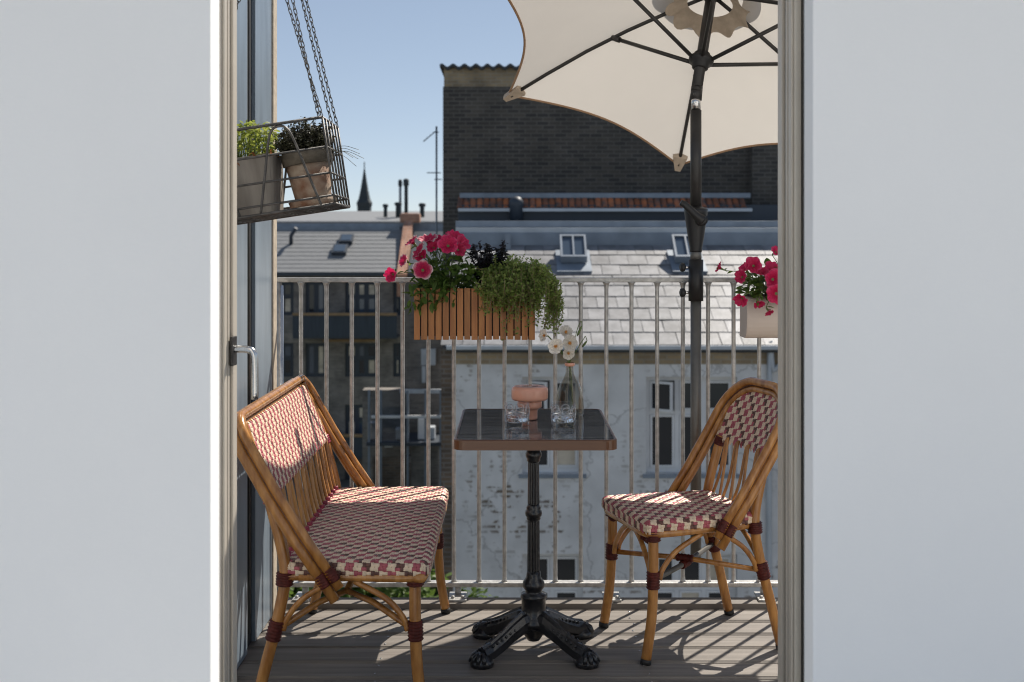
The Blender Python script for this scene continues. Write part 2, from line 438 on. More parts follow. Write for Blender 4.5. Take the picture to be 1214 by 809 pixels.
def spline(P, n=8, closed=False):
    P = [Vector(p) for p in P]
    out = []
    m = len(P)
    rng = range(m) if closed else range(m - 1)
    for i in rng:
        p0 = P[(i - 1) % m] if (closed or i > 0) else P[0] * 2 - P[1]
        p1, p2 = P[i], P[(i + 1) % m]
        p3 = P[(i + 2) % m] if (closed or i < m - 2) else P[-1] * 2 - P[-2]
        for k in range(n):
            t = k / n
            out.append(0.5 * ((2 * p1) + (-p0 + p2) * t + (2 * p0 - 5 * p1 + 4 * p2 - p3) * t * t + (-p0 + 3 * p1 - 3 * p2 + p3) * t ** 3))
    if not closed: out.append(P[-1])
    return out

def obj(name, bm, m, parent=None, kind=None, norm=True):
    if norm: bmesh.ops.recalc_face_normals(bm, faces=bm.faces)
    me = bpy.data.meshes.new(name)
    bm.to_mesh(me); bm.free()
    for x in (m if isinstance(m, (list, tuple)) else [m]): me.materials.append(x)
    o = bpy.data.objects.new(name, me)
    C.objects.link(o)
    if parent is not None: o.parent = parent
    if kind: o['kind'] = kind
    return o

def tag(o, label, cat, group=None):
    o['label'] = label; o['category'] = cat
    if group: o['group'] = group
    return o

def thing(name, label, cat, loc=(0, 0, 0), rot=(0, 0, 0), group=None):
    o = bpy.data.objects.new(name, None)
    o.empty_display_size = 0.05
    C.objects.link(o)
    o.location = loc; o.rotation_euler = rot
    return tag(o, label, cat, group)

def inst(name, me, parent, loc, rot=(0, 0, 0), sc=(1, 1, 1)):
    o = bpy.data.objects.new(name, me)
    C.objects.link(o); o.parent = parent
    o.location = loc; o.rotation_euler = rot; o.scale = sc
    return o

def mesh_of(bm, m, norm=True, name='piece'):
    if norm: bmesh.ops.recalc_face_normals(bm, faces=bm.faces)
    me = bpy.data.meshes.new(name); bm.to_mesh(me); bm.free()
    for x in (m if isinstance(m, (list, tuple)) else [m]): me.materials.append(x)
    return me

def B(): return bmesh.new()

# ================================================================== SETTING
# courtyard ground and lawn far below
bm = B(); box(bm, -600, 600, -40, 1200, -9.4, -9.0)
o = obj('ground', bm, M_ground); o['kind'] = 'structure'
bm = B(); box(bm, -9, -1.2, 12, 46, -8.996, -8.9)
o = obj('lawn', bm, M_lawn); o['kind'] = 'structure'

# unseen floor, made pale and long to bounce sunlight onto the wall, and the white wall that the door is set in
bm = B(); box(bm, -3.6, 3.6, -6.0, 2.06, -0.12, 0.0)
o = obj('floor', bm, M_floor); o['kind'] = 'structure'
YW0, YW1 = 2.0, 2.06
XL, XR = -(607 - 260.0) / FPX * YW1, (953.5 - 607) / FPX * YW1
bm = B()
box(bm, -2.6, XL, YW0, YW1, 0.0, 2.5)
box(bm, XR, 2.6, YW0, YW1, 0.0, 2.5)
box(bm, XL, XR, YW0 + .0, YW1, 2.3, 2.5)
o = obj('doorway_wall', bm, M_wall)
tag(o, 'smooth white wall around the open balcony doorway', 'wall')

# balcony deck: boards as pieces
seams = [4.137, 4.016, 3.870, 3.745, 3.612, 3.483]
deck = bpy.data.objects.new('deck', None); C.objects.link(deck); deck['kind'] = 'structure'
edges = [4.15] + [4.141 - 0.1315 * k for k in range(1, 17)]
X0, X1 = -1.25, 1.75
bm = B()
wd = 0.1315 - 0.005
# grooved board cross section
prof = []
ng = 7
prof.append((-wd / 2, -0.022)); prof.append((-wd / 2, -0.003)); prof.append((-wd / 2 + .003, 0))
for k in range(ng):
    c0 = -wd / 2 + wd * (k + .5) / ng
    if k in (0, ng - 1):
        prof += [(c0 - .0035, 0), (c0 - .0025, -.0025), (c0 + .0025, -.0025), (c0 + .0035, 0)]
prof.append((wd / 2 - .003, 0)); prof.append((wd / 2, -0.003)); prof.append((wd / 2, -0.022))
va = [bm.verts.new((X0, y, z)) for y, z in prof]
vb = [bm.verts.new((X1, y, z)) for y, z in prof]
n = len(prof)
for i in range(n):
    bm.faces.new((va[i], va[(i + 1) % n], vb[(i + 1) % n], vb[i]))
bm.faces.new(va); bm.faces.new(vb[::-1])
board = mesh_of(bm, M_deck, name='board')
y = 4.14
while y > 2.12:
    inst('board', board, deck, (random.uniform(-.04, .04), y - 0.1315 / 2, random.uniform(-.0006, .0006)))
    y -= 0.1315
bm = B(); box(bm, X0, X1, YW1, 4.265, -0.14, -0.0225)
obj('slab', bm, M_joint, deck)
bm = B(); box(bm, X0, X1, 4.147, 4.222, -0.02, 0.018, 0.003)
obj('edge_beam', bm, M_deck, deck)
# screws
sc_me = None
bm = B(); lathe(bm, [(0.0035, 0.0), (0.0035, 0.0009), (0.001, 0.0011)], 8)
sc_me = mesh_of(bm, M_chrome, name='screw')
for xx in (-.42, 0.42, 1.02):
    yy = 4.14
    while yy > 3.2:
        for dy in (.03, .1):
            inst('screw', sc_me, deck, (xx + random.uniform(-.006, .006), yy - dy, 0.0006))
        yy -= 0.1315

# ================================================================== RAILING
YR = 4.245
rail = thing('balcony_railing', 'galvanised steel balcony railing with thin round upright bars', 'railing', (0, YR, 0))
ZT = EYE - (332 - 290) / 318.0
xl, xr = -0.875, 1.75
bm = B(); box(bm, xl, xr, -.011, .011, ZT - .009, ZT + .009, .003); obj('top_rail', bm, M_steel, rail)
bm = B(); box(bm, xl, xr, -.02, .02, .053, .070, .003); obj('bottom_rail', bm, M_steel, rail)
bm = B()
zz = [0.068, 0.075, .09, ZT - .035, ZT - .022, ZT - .014, ZT - .008]
tube(bm, [(0, 0, z) for z in zz], [.013, .0095, .0078, .0078, .009, .0115, .016], 10)
bal = mesh_of(bm, M_steel, name='baluster')
k = 0
x = (357 - 607) / 318.0
xs = []
while x < xr - .03:
    xs.append(x); x += 30.15 / 318
for x in xs: inst('baluster', bal, rail, (x + random.uniform(-.001, .001), 0, 0), (0, 0, random.uniform(0, 6)))
bm = B(); tube(bm, [(-.868, 0, .0), (-.868, 0, ZT - .01)], .011, 12); obj('end_post', bm, M_steel, rail)
bm = B(); tube(bm, [(-.853, -.02, .03), (-.853, -.02, ZT - .02)], .006, 10); obj('end_rod', bm, M_chrome, rail)
bm = B(); tube(bm, [(0, 0, 0.0), (0, 0, .06)], .012, 12); ft = mesh_of(bm, M_steel, name='foot_post')
bm = B(); box(bm, -.032, .032, -.082, .02, .0186, .0265, .002)
for a in (-.018, .018): lathe(bm, [(.007, .0265), (.007, .0335), (.003, .0345)], 6, (a, -.058, 0))
pl = mesh_of(bm, M_steel, name='base_plate')
for px_ in (362, 543, 724, 905, 1086):
    x = (px_ - 607) / 318.0
    inst('foot_post', ft, rail, (x, 0, 0)); inst('base_plate', pl, rail, (x, 0, 0), (0, 0, random.uniform(-.05, .05)))

# ================================================================== SIDE PARTITION
XP = -0.855
part = thing('side_partition', 'tall blue-grey side panel with black joint at the railing end', 'partition', (XP, 3.4, 0))
def pbox(name, y0, y1, m, dx=0.0, z1=3.1):
    bm = B(); box(bm, -.05, dx, y0 - 3.4, y1 - 3.4, 0.003, z1, .002)
    return obj(name, bm, m, part)
pbox('panel', 3.415, 3.68, M_panel)
pbox('joint_strip', 3.682, 3.792, M_joint, -.012)
pbox('panel', 3.794, 4.052, M_panel)
pbox('edge_post', 4.054, 4.115, M_tan, .006)
bm = B(); tube(bm, [(-.006, .33, .05), (-.006, .33, 3.1)], .0035, 8); obj('cable', bm, M_greytube, part)

# ================================================================== DOOR LEAVES
def door_leaf(sgn, label, handle):
    # leaf swung outwards; hinge near the wall, free stile farther out
    hx, hy = (-0.780, 2.09) if sgn < 0 else (0.778, 2.09)
    ang = R(6.2) if sgn < 0 else R(8.0)
    t = thing('door_leaf', label, 'door', (hx, hy, 0))
    # local: u along leaf (from hinge), v outward normal to visible face
    t.rotation_euler = (0, 0, sgn * ang)
    Lf = 0.70
    s = -sgn   # visible face looks toward the middle of the doorway
    def bx(name, y0, y1, x0, x1, z0, z1, m, bev=.003):
        bm = B(); a, b = sorted((s * x0, s * x1)); box(bm, a, b, y0, y1, z0, z1, bev); return obj(name, bm, m, t)
    st = bx('stile', Lf - .095, Lf, -.03, .028, .02, 2.28, M_frame)
    # moulding steps on the stile
    for (y0, y1, d) in ((Lf - .089, Lf - .071, .034), (Lf - .062, Lf - .05, .033), (Lf - .036, Lf - .008, .036)):
        bm = B(); a, b = sorted((s * .0282, s * d)); box(bm, a, b, y0, y1, .022, 2.278, .002); obj('moulding', bm, M_frame, st)
    for yy in (Lf - .0665, Lf - .043):
        bm = B(); a, b = sorted((s * .0281, s * .0295)); box(bm, a, b, yy - .0025, yy + .0025, .022, 2.278); obj('groove_strip', bm, M_gasket, st)
    bx('stile', .0, .09, -.03, .028, .02, 2.28, M_frame)
    bx('bottom_rail', .0905, Lf - .0955, -.029, .027, .021, .22, M_frame)
    bx('top_rail', .0905, Lf - .0955, -.029, .027, 2.18, 2.279, M_frame)
    bx('pane', .097, Lf - .11, -.004, .004, .215, 2.185, M_sheet, 0)
    bx('gasket', Lf - .11, Lf - .0958, -.012, .012, .222, 2.178, M_gasket, 0)
    if handle:
        h = bx('handle_plate', Lf - .062, Lf - .03, .0365, .044, 1.035, 1.105, M_anth, .002)
        zc = EYE - (413 - 290) / FPX * 2.76
        bm = B()
        pth = spline([(s * .04, Lf - .046, zc), (s * .07, Lf - .046, zc), (s * .088, Lf - .046, zc - .006), (s * .093, Lf - .046, zc - .03), (s * .0935, Lf - .046, zc - .12)], 5)
        tube(bm, pth, .0088, 10); obj('lever', bm, M_chrome, h)
    return t
door_leaf(-1, 'cream glazed balcony door leaf with silver lever handle', True)
door_leaf(1, 'cream moulded balcony door leaf without a lever handle', False)

# ================================================================== WOVEN BISTRO SEATS
CELL = 0.0116
def weave(bm, P, s0, s1, t0, t1, keep=None, h=0.0042, cell=CELL, bench_tone=False):
    ni = max(4, round((s1 - s0) / cell)); nj = max(4, round((t1 - t0) / cell))
    ds, dt = (s1 - s0) / ni, (t1 - t0) / nj
    al = [(-1.05, -.6), (-.45, .85), (.45, .85), (1.05, -.6)]
    ac = [(-.44, -.05), (-.24, 1.0), (0, .5), (.24, 1.0), (.44, -.05)]
    for i in range(ni):
        for j in range(nj):
            cs, ct = s0 + (i + .5) * ds, t0 + (j + .5) * dt
            if keep and not keep(cs, ct): continue
            B1, B2 = i // 2, j // 2
            if (B1 + B2) % 2 == 0: mi = 0
            elif ((B1 - B2 + 1) // 2) % 2 == 0: mi = 1
            else: mi = 2 if i % 2 == j % 2 else (1 if (bench_tone or i % 2) else 2)
            hor = (i + j) % 2 == 0
            hh = h * random.uniform(.85, 1.15)
            g = []
            for a, ha in al:
                row = []
                for b, hb in ac:
                    u, v = (a, b) if hor else (b, a)
                    p, nrm = P(cs + u * ds, ct + v * dt)
                    row.append(bm.verts.new(p + nrm * (hh * (ha if ha < 0 else ha * hb))))
                g.append(row)
            for q in range(3):
                for r_ in range(4):
                    f = bm.faces.new((g[q][r_], g[q + 1][r_], g[q + 1][r_ + 1], g[q][r_ + 1]))
                    f.material_index = mi; f.smooth = True

def fold(s, hw, r=.016):
    a = abs(s); sg = 1 if s >= 0 else -1
    if a <= hw - r: return s, 0.0, 0.0
    arc = r * PI / 2
    d = a - (hw - r)
    if d < arc:
        th = d / r
        return sg * (hw - r + r * math.sin(th)), -(r - r * math.cos(th)), sg * math.sin(th)
    return sg * hw, -(r + d - arc), sg * 1.0

def wrap(parent, p0, p1, r, m=M_wrap, n=6, name='binding'):
    bm = B(); p0, p1 = Vector(p0), Vector(p1)
    pts, rs = [], []
    for k in range(n):
        for dd, rr in ((0.05, .9), (.5, 1.06), (.95, .9)):
            pts.append(p0.lerp(p1, (k + dd) / n)); rs.append(r * rr)
    tube(bm, pts, rs, 12); return obj(name, bm, m, parent)

def bistro_seat(name, label, cat, loc, rz, hw, bench):
    t = thing(name, label, cat, loc, (0, 0, rz))
    ZS = 0.452
    yf, yb = (0.245, -0.165)
    yc, hd = (yf + yb) / 2, (yf - yb) / 2
    taper = .03 if bench else .10
    # woven seat pad
    def P(s, q):
        x, dz1, nx = fold(s, hw); yy, dz2, ny = fold(q, hd)
        k = 1 - taper * (.5 - .5 * yy / hd)
        dome = .006 * (1 - (x / hw) ** 2) * (1 - (yy / hd) ** 2)
        cr = 0.0
        # rounded plan corners
        cx_, cy_ = hw - .045, hd - .045
        if abs(x) > cx_ and abs(yy) > cy_:
            ux, uy = (abs(x) - cx_) / .045, (abs(yy) - cy_) / .045
            m_ = max(ux, uy); l_ = math.hypot(ux, uy)
            f_ = m_ / l_ if l_ > 0 else 1
            f_ = .45 + .55 * f_
            x = math.copysign(cx_ + .045 * ux * f_, x); yy = math.copysign(cy_ + .045 * uy * f_, yy)
        nz = math.sqrt(max(0, 1 - min(1, nx * nx + ny * ny)))
        nn = Vector((nx, ny, max(nz, .05))).normalized()
        return Vector((x * k, yc + yy, ZS + max(dz1, dz2 * 1.0) * 0 + min(dz1, dz2) + dome)), nn
    ext = .027
    bm = B(); weave(bm, P, -(hw + ext), hw + ext, -(hd + ext), hd + ext, lambda s, q: not (abs(s) > hw and abs(q) > hd))
    obj('woven_seat', bm, [M_cream, M_pink, M_brown], t)
    bm = B()
    g = [[None] * 9 for _ in range(9)]
    for a in range(9):
        for b in range(9):
            p, _ = P(-(hw + ext - .004) + (2 * hw + 2 * ext - .008) * a / 8, -(hd + ext - .004) + (2 * hd + 2 * ext - .008) * b / 8)
            p.x *= .985; p.y = yc + (p.y - yc) * .985; p.z -= .004; g[a][b] = bm.verts.new(p)
    for a in range(8):
        for b in range(8): bm.faces.new((g[a][b], g[a + 1][b], g[a + 1][b + 1], g[a][b + 1]))
    obj('seat_base', bm, M_brown, t)
    # seat frame ring
    zf = .411
    bm = B()
    c_ = .04
    kb = 1 - taper
    fx, rx = hw - .012, (hw - .012) * kb
    ring = spline([(fx, yf - .012 - c_, zf), (fx - c_, yf - .012, zf), (0, yf - .012, zf), (-fx + c_, yf - .012, zf), (-fx, yf - .012 - c_, zf), (-(fx + rx) / 2, yc, zf), (-rx, yb + .01 + c_, zf),
                   (-rx + c_, yb + .01, zf), (0, yb + .01, zf), (rx - c_, yb + .01, zf), (rx, yb + .01 + c_, zf), ((fx + rx) / 2, yc, zf)], 6, True)
    tube(bm, ring, .0135, 10, closed=True)
    obj('seat_frame', bm, M_rattan, t)
    # legs
    lx = hw - .017
    legs = {}
    for sx in (-1, 1):
        fp = spline([(sx * (lx - .008), .208, .425), (sx * (lx - .006), .208, .30), (sx * (lx - .002), .215, .15), (sx * lx, .236, .012)], 6)
        bm = B(); tube(bm, fp, .0165, 14)
        lg = obj('front_leg', bm, M_rattan, t)
        d_ = (fp[-1] - fp[-3]).normalized()
        bm = B(); tube(bm, [fp[-1] - d_ * .006, fp[-1] + d_ * .0105], .0175, 12); obj('foot_cap', bm, M_rubber, lg)
        bp_ = spline([(sx * lx, -.242, .012), (sx * (lx - .004), -.205, .16), (sx * (lx - .008), -.165, .32), (sx * (lx - .01), -.152, .44), (sx * (lx - .016), -.19, .60), (sx * (lx - .02), -.204, .645)] +
                     ([(sx * (lx - .026), -.25, .76), (sx * (lx - .03), -.278, .83)] if bench else []), 6)
        bm = B(); tube(bm, bp_, .0165, 14)
        lg2 = obj('rear_leg', bm, M_rattan, t)
        d_ = (bp_[0] - bp_[2]).normalized()
        bm = B(); tube(bm, [bp_[0] - d_ * .006, bp_[0] + d_ * .0105], .0175, 12); obj('foot_cap', bm, M_rubber, lg2)
        legs[(sx, 1)] = fp; legs[(sx, -1)] = bp_
    def at_z(path, z):
        for a, b in zip(path[:-1], path[1:]):
            if (a.z - z) * (b.z - z) <= 0: return a.lerp(b, (z - a.z) / (b.z - a.z))
        return path[0]
    for key, pth in legs.items():
        wrap(t, at_z(pth, .235), at_z(pth, .29), .0215)
        wrap(t, at_z(pth, .385), at_z(pth, .422), .024, M_wrap, 5)
        if key[1] == 1:
            # diagonal binding over the corner
            q = at_z(pth, .40); wrap(t, q + Vector((-key[0] * .01, -.0, -.012)), q + Vector((-key[0] * .045, .012, -.002)), .019, M_wrap, 4)
        else:
            wrap(t, at_z(pth, .612), at_z(pth, .642), .0205, M_crim if bench else M_wrap, 4)
    # curved corner braces
    for sx in (-1, 1):
        for sy in (1, -1):
            q = at_z(legs[(sx, sy)], .262)
            mid = Vector((sx * (hw - .02), .03 * sy + .01, zf - .012))
            a = Vector((q.x, q.y - sy * .022, q.z)); b = Vector((q.x * 1.0, q.y - sy * .05, q.z + .07))
            bm = B(); tube(bm, spline([a, a + Vector((0, -sy * .012, .035)), b.lerp(mid, .25), mid], 6), .0085, 10); obj('brace', bm, M_rattan, t)
            if sy == 1 or not bench:
                run = min(.17, hw - .03)
                mid = Vector((sx * (hw - .02 - run), q.y if sy == 1 else yb + .012, zf - .012))
                a = Vector((q.x - sx * .022, q.y, q.z))
                bm = B(); tube(bm, spline([a, a + Vector((-sx * .012, 0, .035)), a.lerp(mid, .5) + Vector((0, 0, .03)), mid], 6), .0085, 10); obj('brace', bm, M_rattan, t)
    # stretchers
    if bench:
        za = .33
        for sx in (-1, 1):
            hub = Vector((sx * (hw - .16), 0, za))
            for sy in (1, -1):
                q = at_z(legs[(sx, sy)], .26)
                bm = B(); tube(bm, [q, q.lerp(hub, .6) + Vector((0, 0, .012)), hub], .009, 10); obj('stretcher', bm, M_rattan, t)
        bm = B(); tube(bm, [(-(hw - .16), 0, za), ((hw - .16), 0, za)], .0095, 10); obj('stretcher', bm, M_rattan, t)
    else:
        for sx in (-1, 1):
            a = at_z(legs[(sx, 1)], .262 + .0 * sx); b = at_z(legs[(-sx, -1)], .262)
            mid = (a + b) / 2 + Vector((0, 0, .009 * sx))
            bm = B(); tube(bm, [a, mid, b], .0088, 10); obj('stretcher', bm, M_rattan if sx > 0 else M_greytube, t)
            dd = (b - a).normalized()
            wrap(t, mid - dd * .03, mid + dd * .03, .0135, M_wrap, 5)
    # arch of doubled tube (arms and top)
    A0, A1 = Vector((0, .005, .362)), Vector((0, -.292, .842))
    dv = (A1 - A0); Ls = dv.length; dv.normalize()
    nv = Vector((1, 0, 0)).cross(dv)
    def arch(off, lo, nf=0.0):
        a = hw + .016 - off; L_ = Ls - off
        rr = (.075 if bench else .155)
        rr = max(.03, rr - off * .6)
        pl_ = [(a, lo), (a, L_ * .35), (a, L_ * .6), (a - .0, L_ - rr)]
        for k in range(1, 9):
            th = PI / 2 * k / 9
            pl_.append((a - rr + rr * math.cos(th), L_ - rr + rr * math.sin(th)))
        pl_.append((a - rr, L_))
        pts = [Vector((p, 0, 0)) + A0 + dv * q + nv * nf + Vector((0, -.012 * math.sin(PI * min(1, q / Ls)), 0)) for p, q in pl_]
        return pts + [Vector((-p.x, p.y, p.z)) for p in pts[::-1]]
    bm = B(); tube(bm, arch(0, 0.0, .0135), .0148, 12); obj('outer_arch', bm, M_rattan, t)
    bm = B(); tube(bm, arch(.002, .022, -.0155), .0138, 12); obj('outer_arch', bm, M_rattan, t)
    bm = B(); tube(bm, arch(.024, .04, .0), .0108, 12); obj('inner_arch', bm, M_rattan, t)
    bm = B(); tube(bm, arch(.006, .03, -.001), .0085, 8); obj('filler_cane', bm, M_brown, t)
    for sx in (-1, 1):
        for off, rr, nf in ((0, .0172, .0135), (.002, .0162, -.0155)):
            p = Vector((sx * (hw + .016 - off), 0, 0)) + A0 + dv * .045 + nv * nf
            wrap(t, p, p + dv * .04, rr, M_wrap, 5)
    # woven back panel
    zb0, zb1 = .632, (.822 if bench else .832)
    def ux(z): return lx - .012 - .02 * (z - .6) / .22 + (.012)
    def Pb(s, q):
        k = (q - zb0) / (.83 - zb0)
        yy = -.2 - .083 * k
        if not bench: yy -= .022 * (1 - (s / hw) ** 2) - .012
        else:
            e = max(0, abs(s) - (ux(q) - .03)) / .03
            yy += .016 - .022 * min(1, e) ** 2
        return Vector((s, yy, q)), Vector((0, .93, .37))
    def inside(s, q):
        if abs(s) > ux(q) + .004: return False
        if not bench:
            b_ = (q - A0.z) / dv.z; a = hw + .016 - .034; L_ = Ls - .034; rr = .155 - .02
            if b_ > L_ - rr and abs(s) > a - rr:
                return math.hypot(abs(s) - (a - rr), b_ - (L_ - rr)) < rr + .006
            return abs(s) < a + .008 and b_ < L_ + .006
        return True
    bm = B(); weave(bm, Pb, -hw, hw, zb0, zb1, inside, bench_tone=bench); obj('woven_back', bm, [M_cream, M_pink, M_brown], t)
    bm = B()
    nn = 24
    for sgn_ in (0,):
        rows = []
        for b_ in range(7):
            q = zb0 + .004 + (zb1 - zb0 - .006) * b_ / 6
            w_ = ux(q) - .002
            if not bench:
                bb = (q - A0.z) / dv.z; a = hw + .016 - .034; L_ = Ls - .034; rr = .135
                if bb > L_ - rr: w_ = min(w_, a - rr + math.sqrt(max(0.0004, rr * rr - (bb - L_ + rr) ** 2)))
            rows.append([bm.verts.new(Pb(-w_ + 2 * w_ * a_ / nn, q)[0] + Vector((0, -.004, -.001))) for a_ in range(nn + 1)])
        for b_ in range(6):
            for a_ in range(nn): bm.faces.new((rows[b_][a_], rows[b_][a_ + 1], rows[b_ + 1][a_ + 1], rows[b_ + 1][a_]))
    obj('back_lining', bm, M_pink if bench else M_brown, t)
    # spindles
    if bench:
        n = 16
        for k in range(n):
            x0 = -lx + .05 + (2 * lx - .10) * k / (n - 1)
            x1 = x0 + (.012 if k % 2 else -.012)
            bm = B(); tube(bm, spline([(x0, yb + .02, .43), (x0 * .995 + x1 * .005, -.165, .50), (x1, -.192, .645)], 4), .0068, 8); obj('spindle', bm, M_rattan, t)
            wrap(t, (x0, yb + .018, .436), (x0, yb + .012, .468), .0095, M_crim, 3)
    else:
        for k in range(4):
            xa = -lx + .035 + (2 * lx - .07) * (k) / 4; xb_ = xa + (2 * lx - .07) / 4
            xm = (xa + xb_) / 2
            bm = B(); tube(bm, spline([(xa + .008, yb + .015, .43), (xa + .022, -.175, .52), (xm, -.2, .632), (xm + .004, -.205, .642), (xm + .012, -.198, .625), (xb_ - .03, -.172, .52), (xb_ - .008, yb + .015, .43)], 5), .0052, 8)
            obj('spindle', bm, M_rattan, t)
    return t

bistro_seat('rattan_bench', 'wide two-seat cane bench woven in pink and cream beside the side panel', 'bench', (-.475, 3.615, 0), R(-90), .498, True)
bistro_seat('bistro_chair', 'single cane bistro chair with round back woven in pink and cream', 'chair', (.597, 3.837, 0), R(106.5), .2, False)

# ================================================================== TABLE
TX, TY = .0705, 3.72
tb = thing('bistro_table', 'bistro table with dark glossy top, wooden rim and black cast-iron pedestal', 'table', (TX, TY, 0))
hw_, hd_ = .245, .327
ZTOP = .742
def rrect(a, b, r, n=6):
    out = []
    for cx_, cy_, t0 in ((a - r, b - r, 0), (-a + r, b - r, 90), (-a + r, -b + r, 180), (a - r, -b + r, 270)):
        for k in range(n + 1):
            th = R(t0 + 90 * k / n); out.append((cx_ + r * math.cos(th), cy_ + r * math.sin(th)))
    return out
def slab(bm, loop, z0, z1):
    a = [bm.verts.new((x, y, z0)) for x, y in loop]; b = [bm.verts.new((x, y, z1)) for x, y in loop]
    n = len(loop)
    for i in range(n): bm.faces.new((a[i], a[(i + 1) % n], b[(i + 1) % n], b[i]))
    bm.faces.new(a[::-1]); bm.faces.new(b)
bm = B(); slab(bm, rrect(hw_ - .009, hd_ - .009, .026), ZTOP - .022, ZTOP); obj('table_top', bm, M_top, tb)
bm = B()
lo = [rrect(hw_ - .0088, hd_ - .0088, .0262), rrect(hw_, hd_, .035)]
zs = [(1, -.030), (1, -.0015), (.6, .001), (0, .001), (0, -.030)]
rings = []
for f_, dz in zs:
    rings.append([bm.verts.new((p[0] * (1 - f_) + q[0] * f_, p[1] * (1 - f_) + q[1] * f_, ZTOP + dz)) for p, q in zip(*lo)])
for i in range(5):
    a, b = rings[i], rings[(i + 1) % 5]
    for k in range(len(a)): bm.faces.new((a[k], a[(k + 1) % len(a)], b[(k + 1) % len(a)], b[k]))
obj('rim', bm, M_rim, tb)
bm = B(); slab(bm, rrect(.12, .12, .02), ZTOP - .038, ZTOP - .0225); obj('mounting_plate', bm, M_iron, tb)
# fluted pedestal
prof = [(.055, .085), (.052, .10), (.048, .108), (.044, .112), (.0395, .118), (.0395, .172), (.043, .176), (.041, .186), (.028, .190), (.026, .196), (.034, .206), (.0365, .216), (.034, .226), (.027, .235), (.024, .242), (.0215, .26)]
bm = B(); lathe(bm, prof, 28); obj('pedestal_foot', bm, M_iron, tb)
def fluted(z0, z1, r0, r1):
    bm = B(); seg = 48; rows = []
    for z, r_ in ((z0, r0), (z1, r1)):
        rows.append([bm.verts.new(((r_ - (.0028 if k % 4 in (1, 2) else 0)) * math.cos(2 * PI * k / seg), (r_ - (.0028 if k % 4 in (1, 2) else 0)) * math.sin(2 * PI * k / seg), z)) for k in range(seg)])
    for k in range(seg): bm.faces.new((rows[0][k], rows[0][(k + 1) % seg], rows[1][(k + 1) % seg], rows[1][k]))
    return bm
obj('fluted_shaft', fluted(.255, .43, .0205, .0195), M_iron, tb)
obj('fluted_shaft', fluted(.475, .62, .0195, .018), M_iron, tb)
bm = B(); lathe(bm, [(.019, .425), (.023, .43), (.0225, .436), (.0265, .441), (.0275, .449), (.0265, .457), (.0225, .461), (.024, .466), (.021, .473), (.019, .48)], 28); obj('ring_knop', bm, M_iron, tb)
bm = B(); lathe(bm, [(.018, .615), (.022, .62), (.0215, .626), (.026, .634), (.0265, .644), (.023, .652), (.02, .658), (.022, .668), (.03, .69), (.05, .704)], 28); obj('capital', bm, M_iron, tb)
for sx in (-1, 1):
    for sy in (-1, 1):
        d = Vector((sx * .165, sy * .135, 0)); ln = d.length; dn = d.normalized(); sd_ = Vector((-dn.y, dn.x, 0))
        bm = B()
        sec = [(.0, .105, .05, .030), (.25, .098, .045, .026), (.45, .078, .042, .022), (.65, .055, .040, .021), (.85, .038, .036, .023), (1.0, .034, .03, .026)]
        rings = []
        for f_, zc, hh, ww in sec:
            c = d * f_
            ring = []
            for a, b in ((-1, -.5), (-1, .15), (-.62, .55), (-.3, .62), (-.16, .8), (.16, .8), (.3, .62), (.62, .55), (1, .15), (1, -.5), (.5, -.75), (-.5, -.75)):
                ring.append(bm.verts.new(c + sd_ * a * ww + Vector((0, 0, max(.004, zc + b * hh)))))
            rings.append(ring)
        for a, b in zip(rings[:-1], rings[1:]):
            for k in range(12): bm.faces.new((a[k], a[(k + 1) % 12], b[(k + 1) % 12], b[k]))
        bm.faces.new(rings[0][::-1]); bm.faces.new(rings[-1])
        ft_ = obj('foot', bm, M_iron, tb)
        bm = B()
        lathe(bm, [(.037, .0), (.039, .008), (.0385, .017), (.034, .022), (.03, .027), (.024, .036), (.018, .041), (.008, .044)], 20, d)
        for k in range(5):
            th = math.atan2(d.y, d.x) + R(-64 + 32 * k)
            tube(bm, [d + Vector((math.cos(th) * .014, math.sin(th) * .014, .041)), d + Vector((math.cos(th) * .03, math.sin(th) * .03, .030)), d + Vector((math.cos(th) * .038, math.sin(th) * .038, .014))], [.007, .008, .006], 8)
        obj('claw', bm, M_iron, ft_)
        # beaded rib on the foot
        bm = B()
        for k in range(9):
            f_ = .2 + .65 * k / 8
            zc = .105 - .075 * f_ + .034
            for a in (-1, 1):
                lathe(bm, [(.0015, -.005), (.0048, 0), (.0015, .005)], 8, d * f_ + sd_ * a * .0185 + Vector((0, 0, zc - .017)))
        obj('beading', bm, M_iron, ft_, kind='stuff')
bm = B(); lathe(bm, [(.006, .03), (.02, .035), (.03, .05), (.036, .07), (.05, .09)], 20); obj('boss', bm, M_iron, tb)

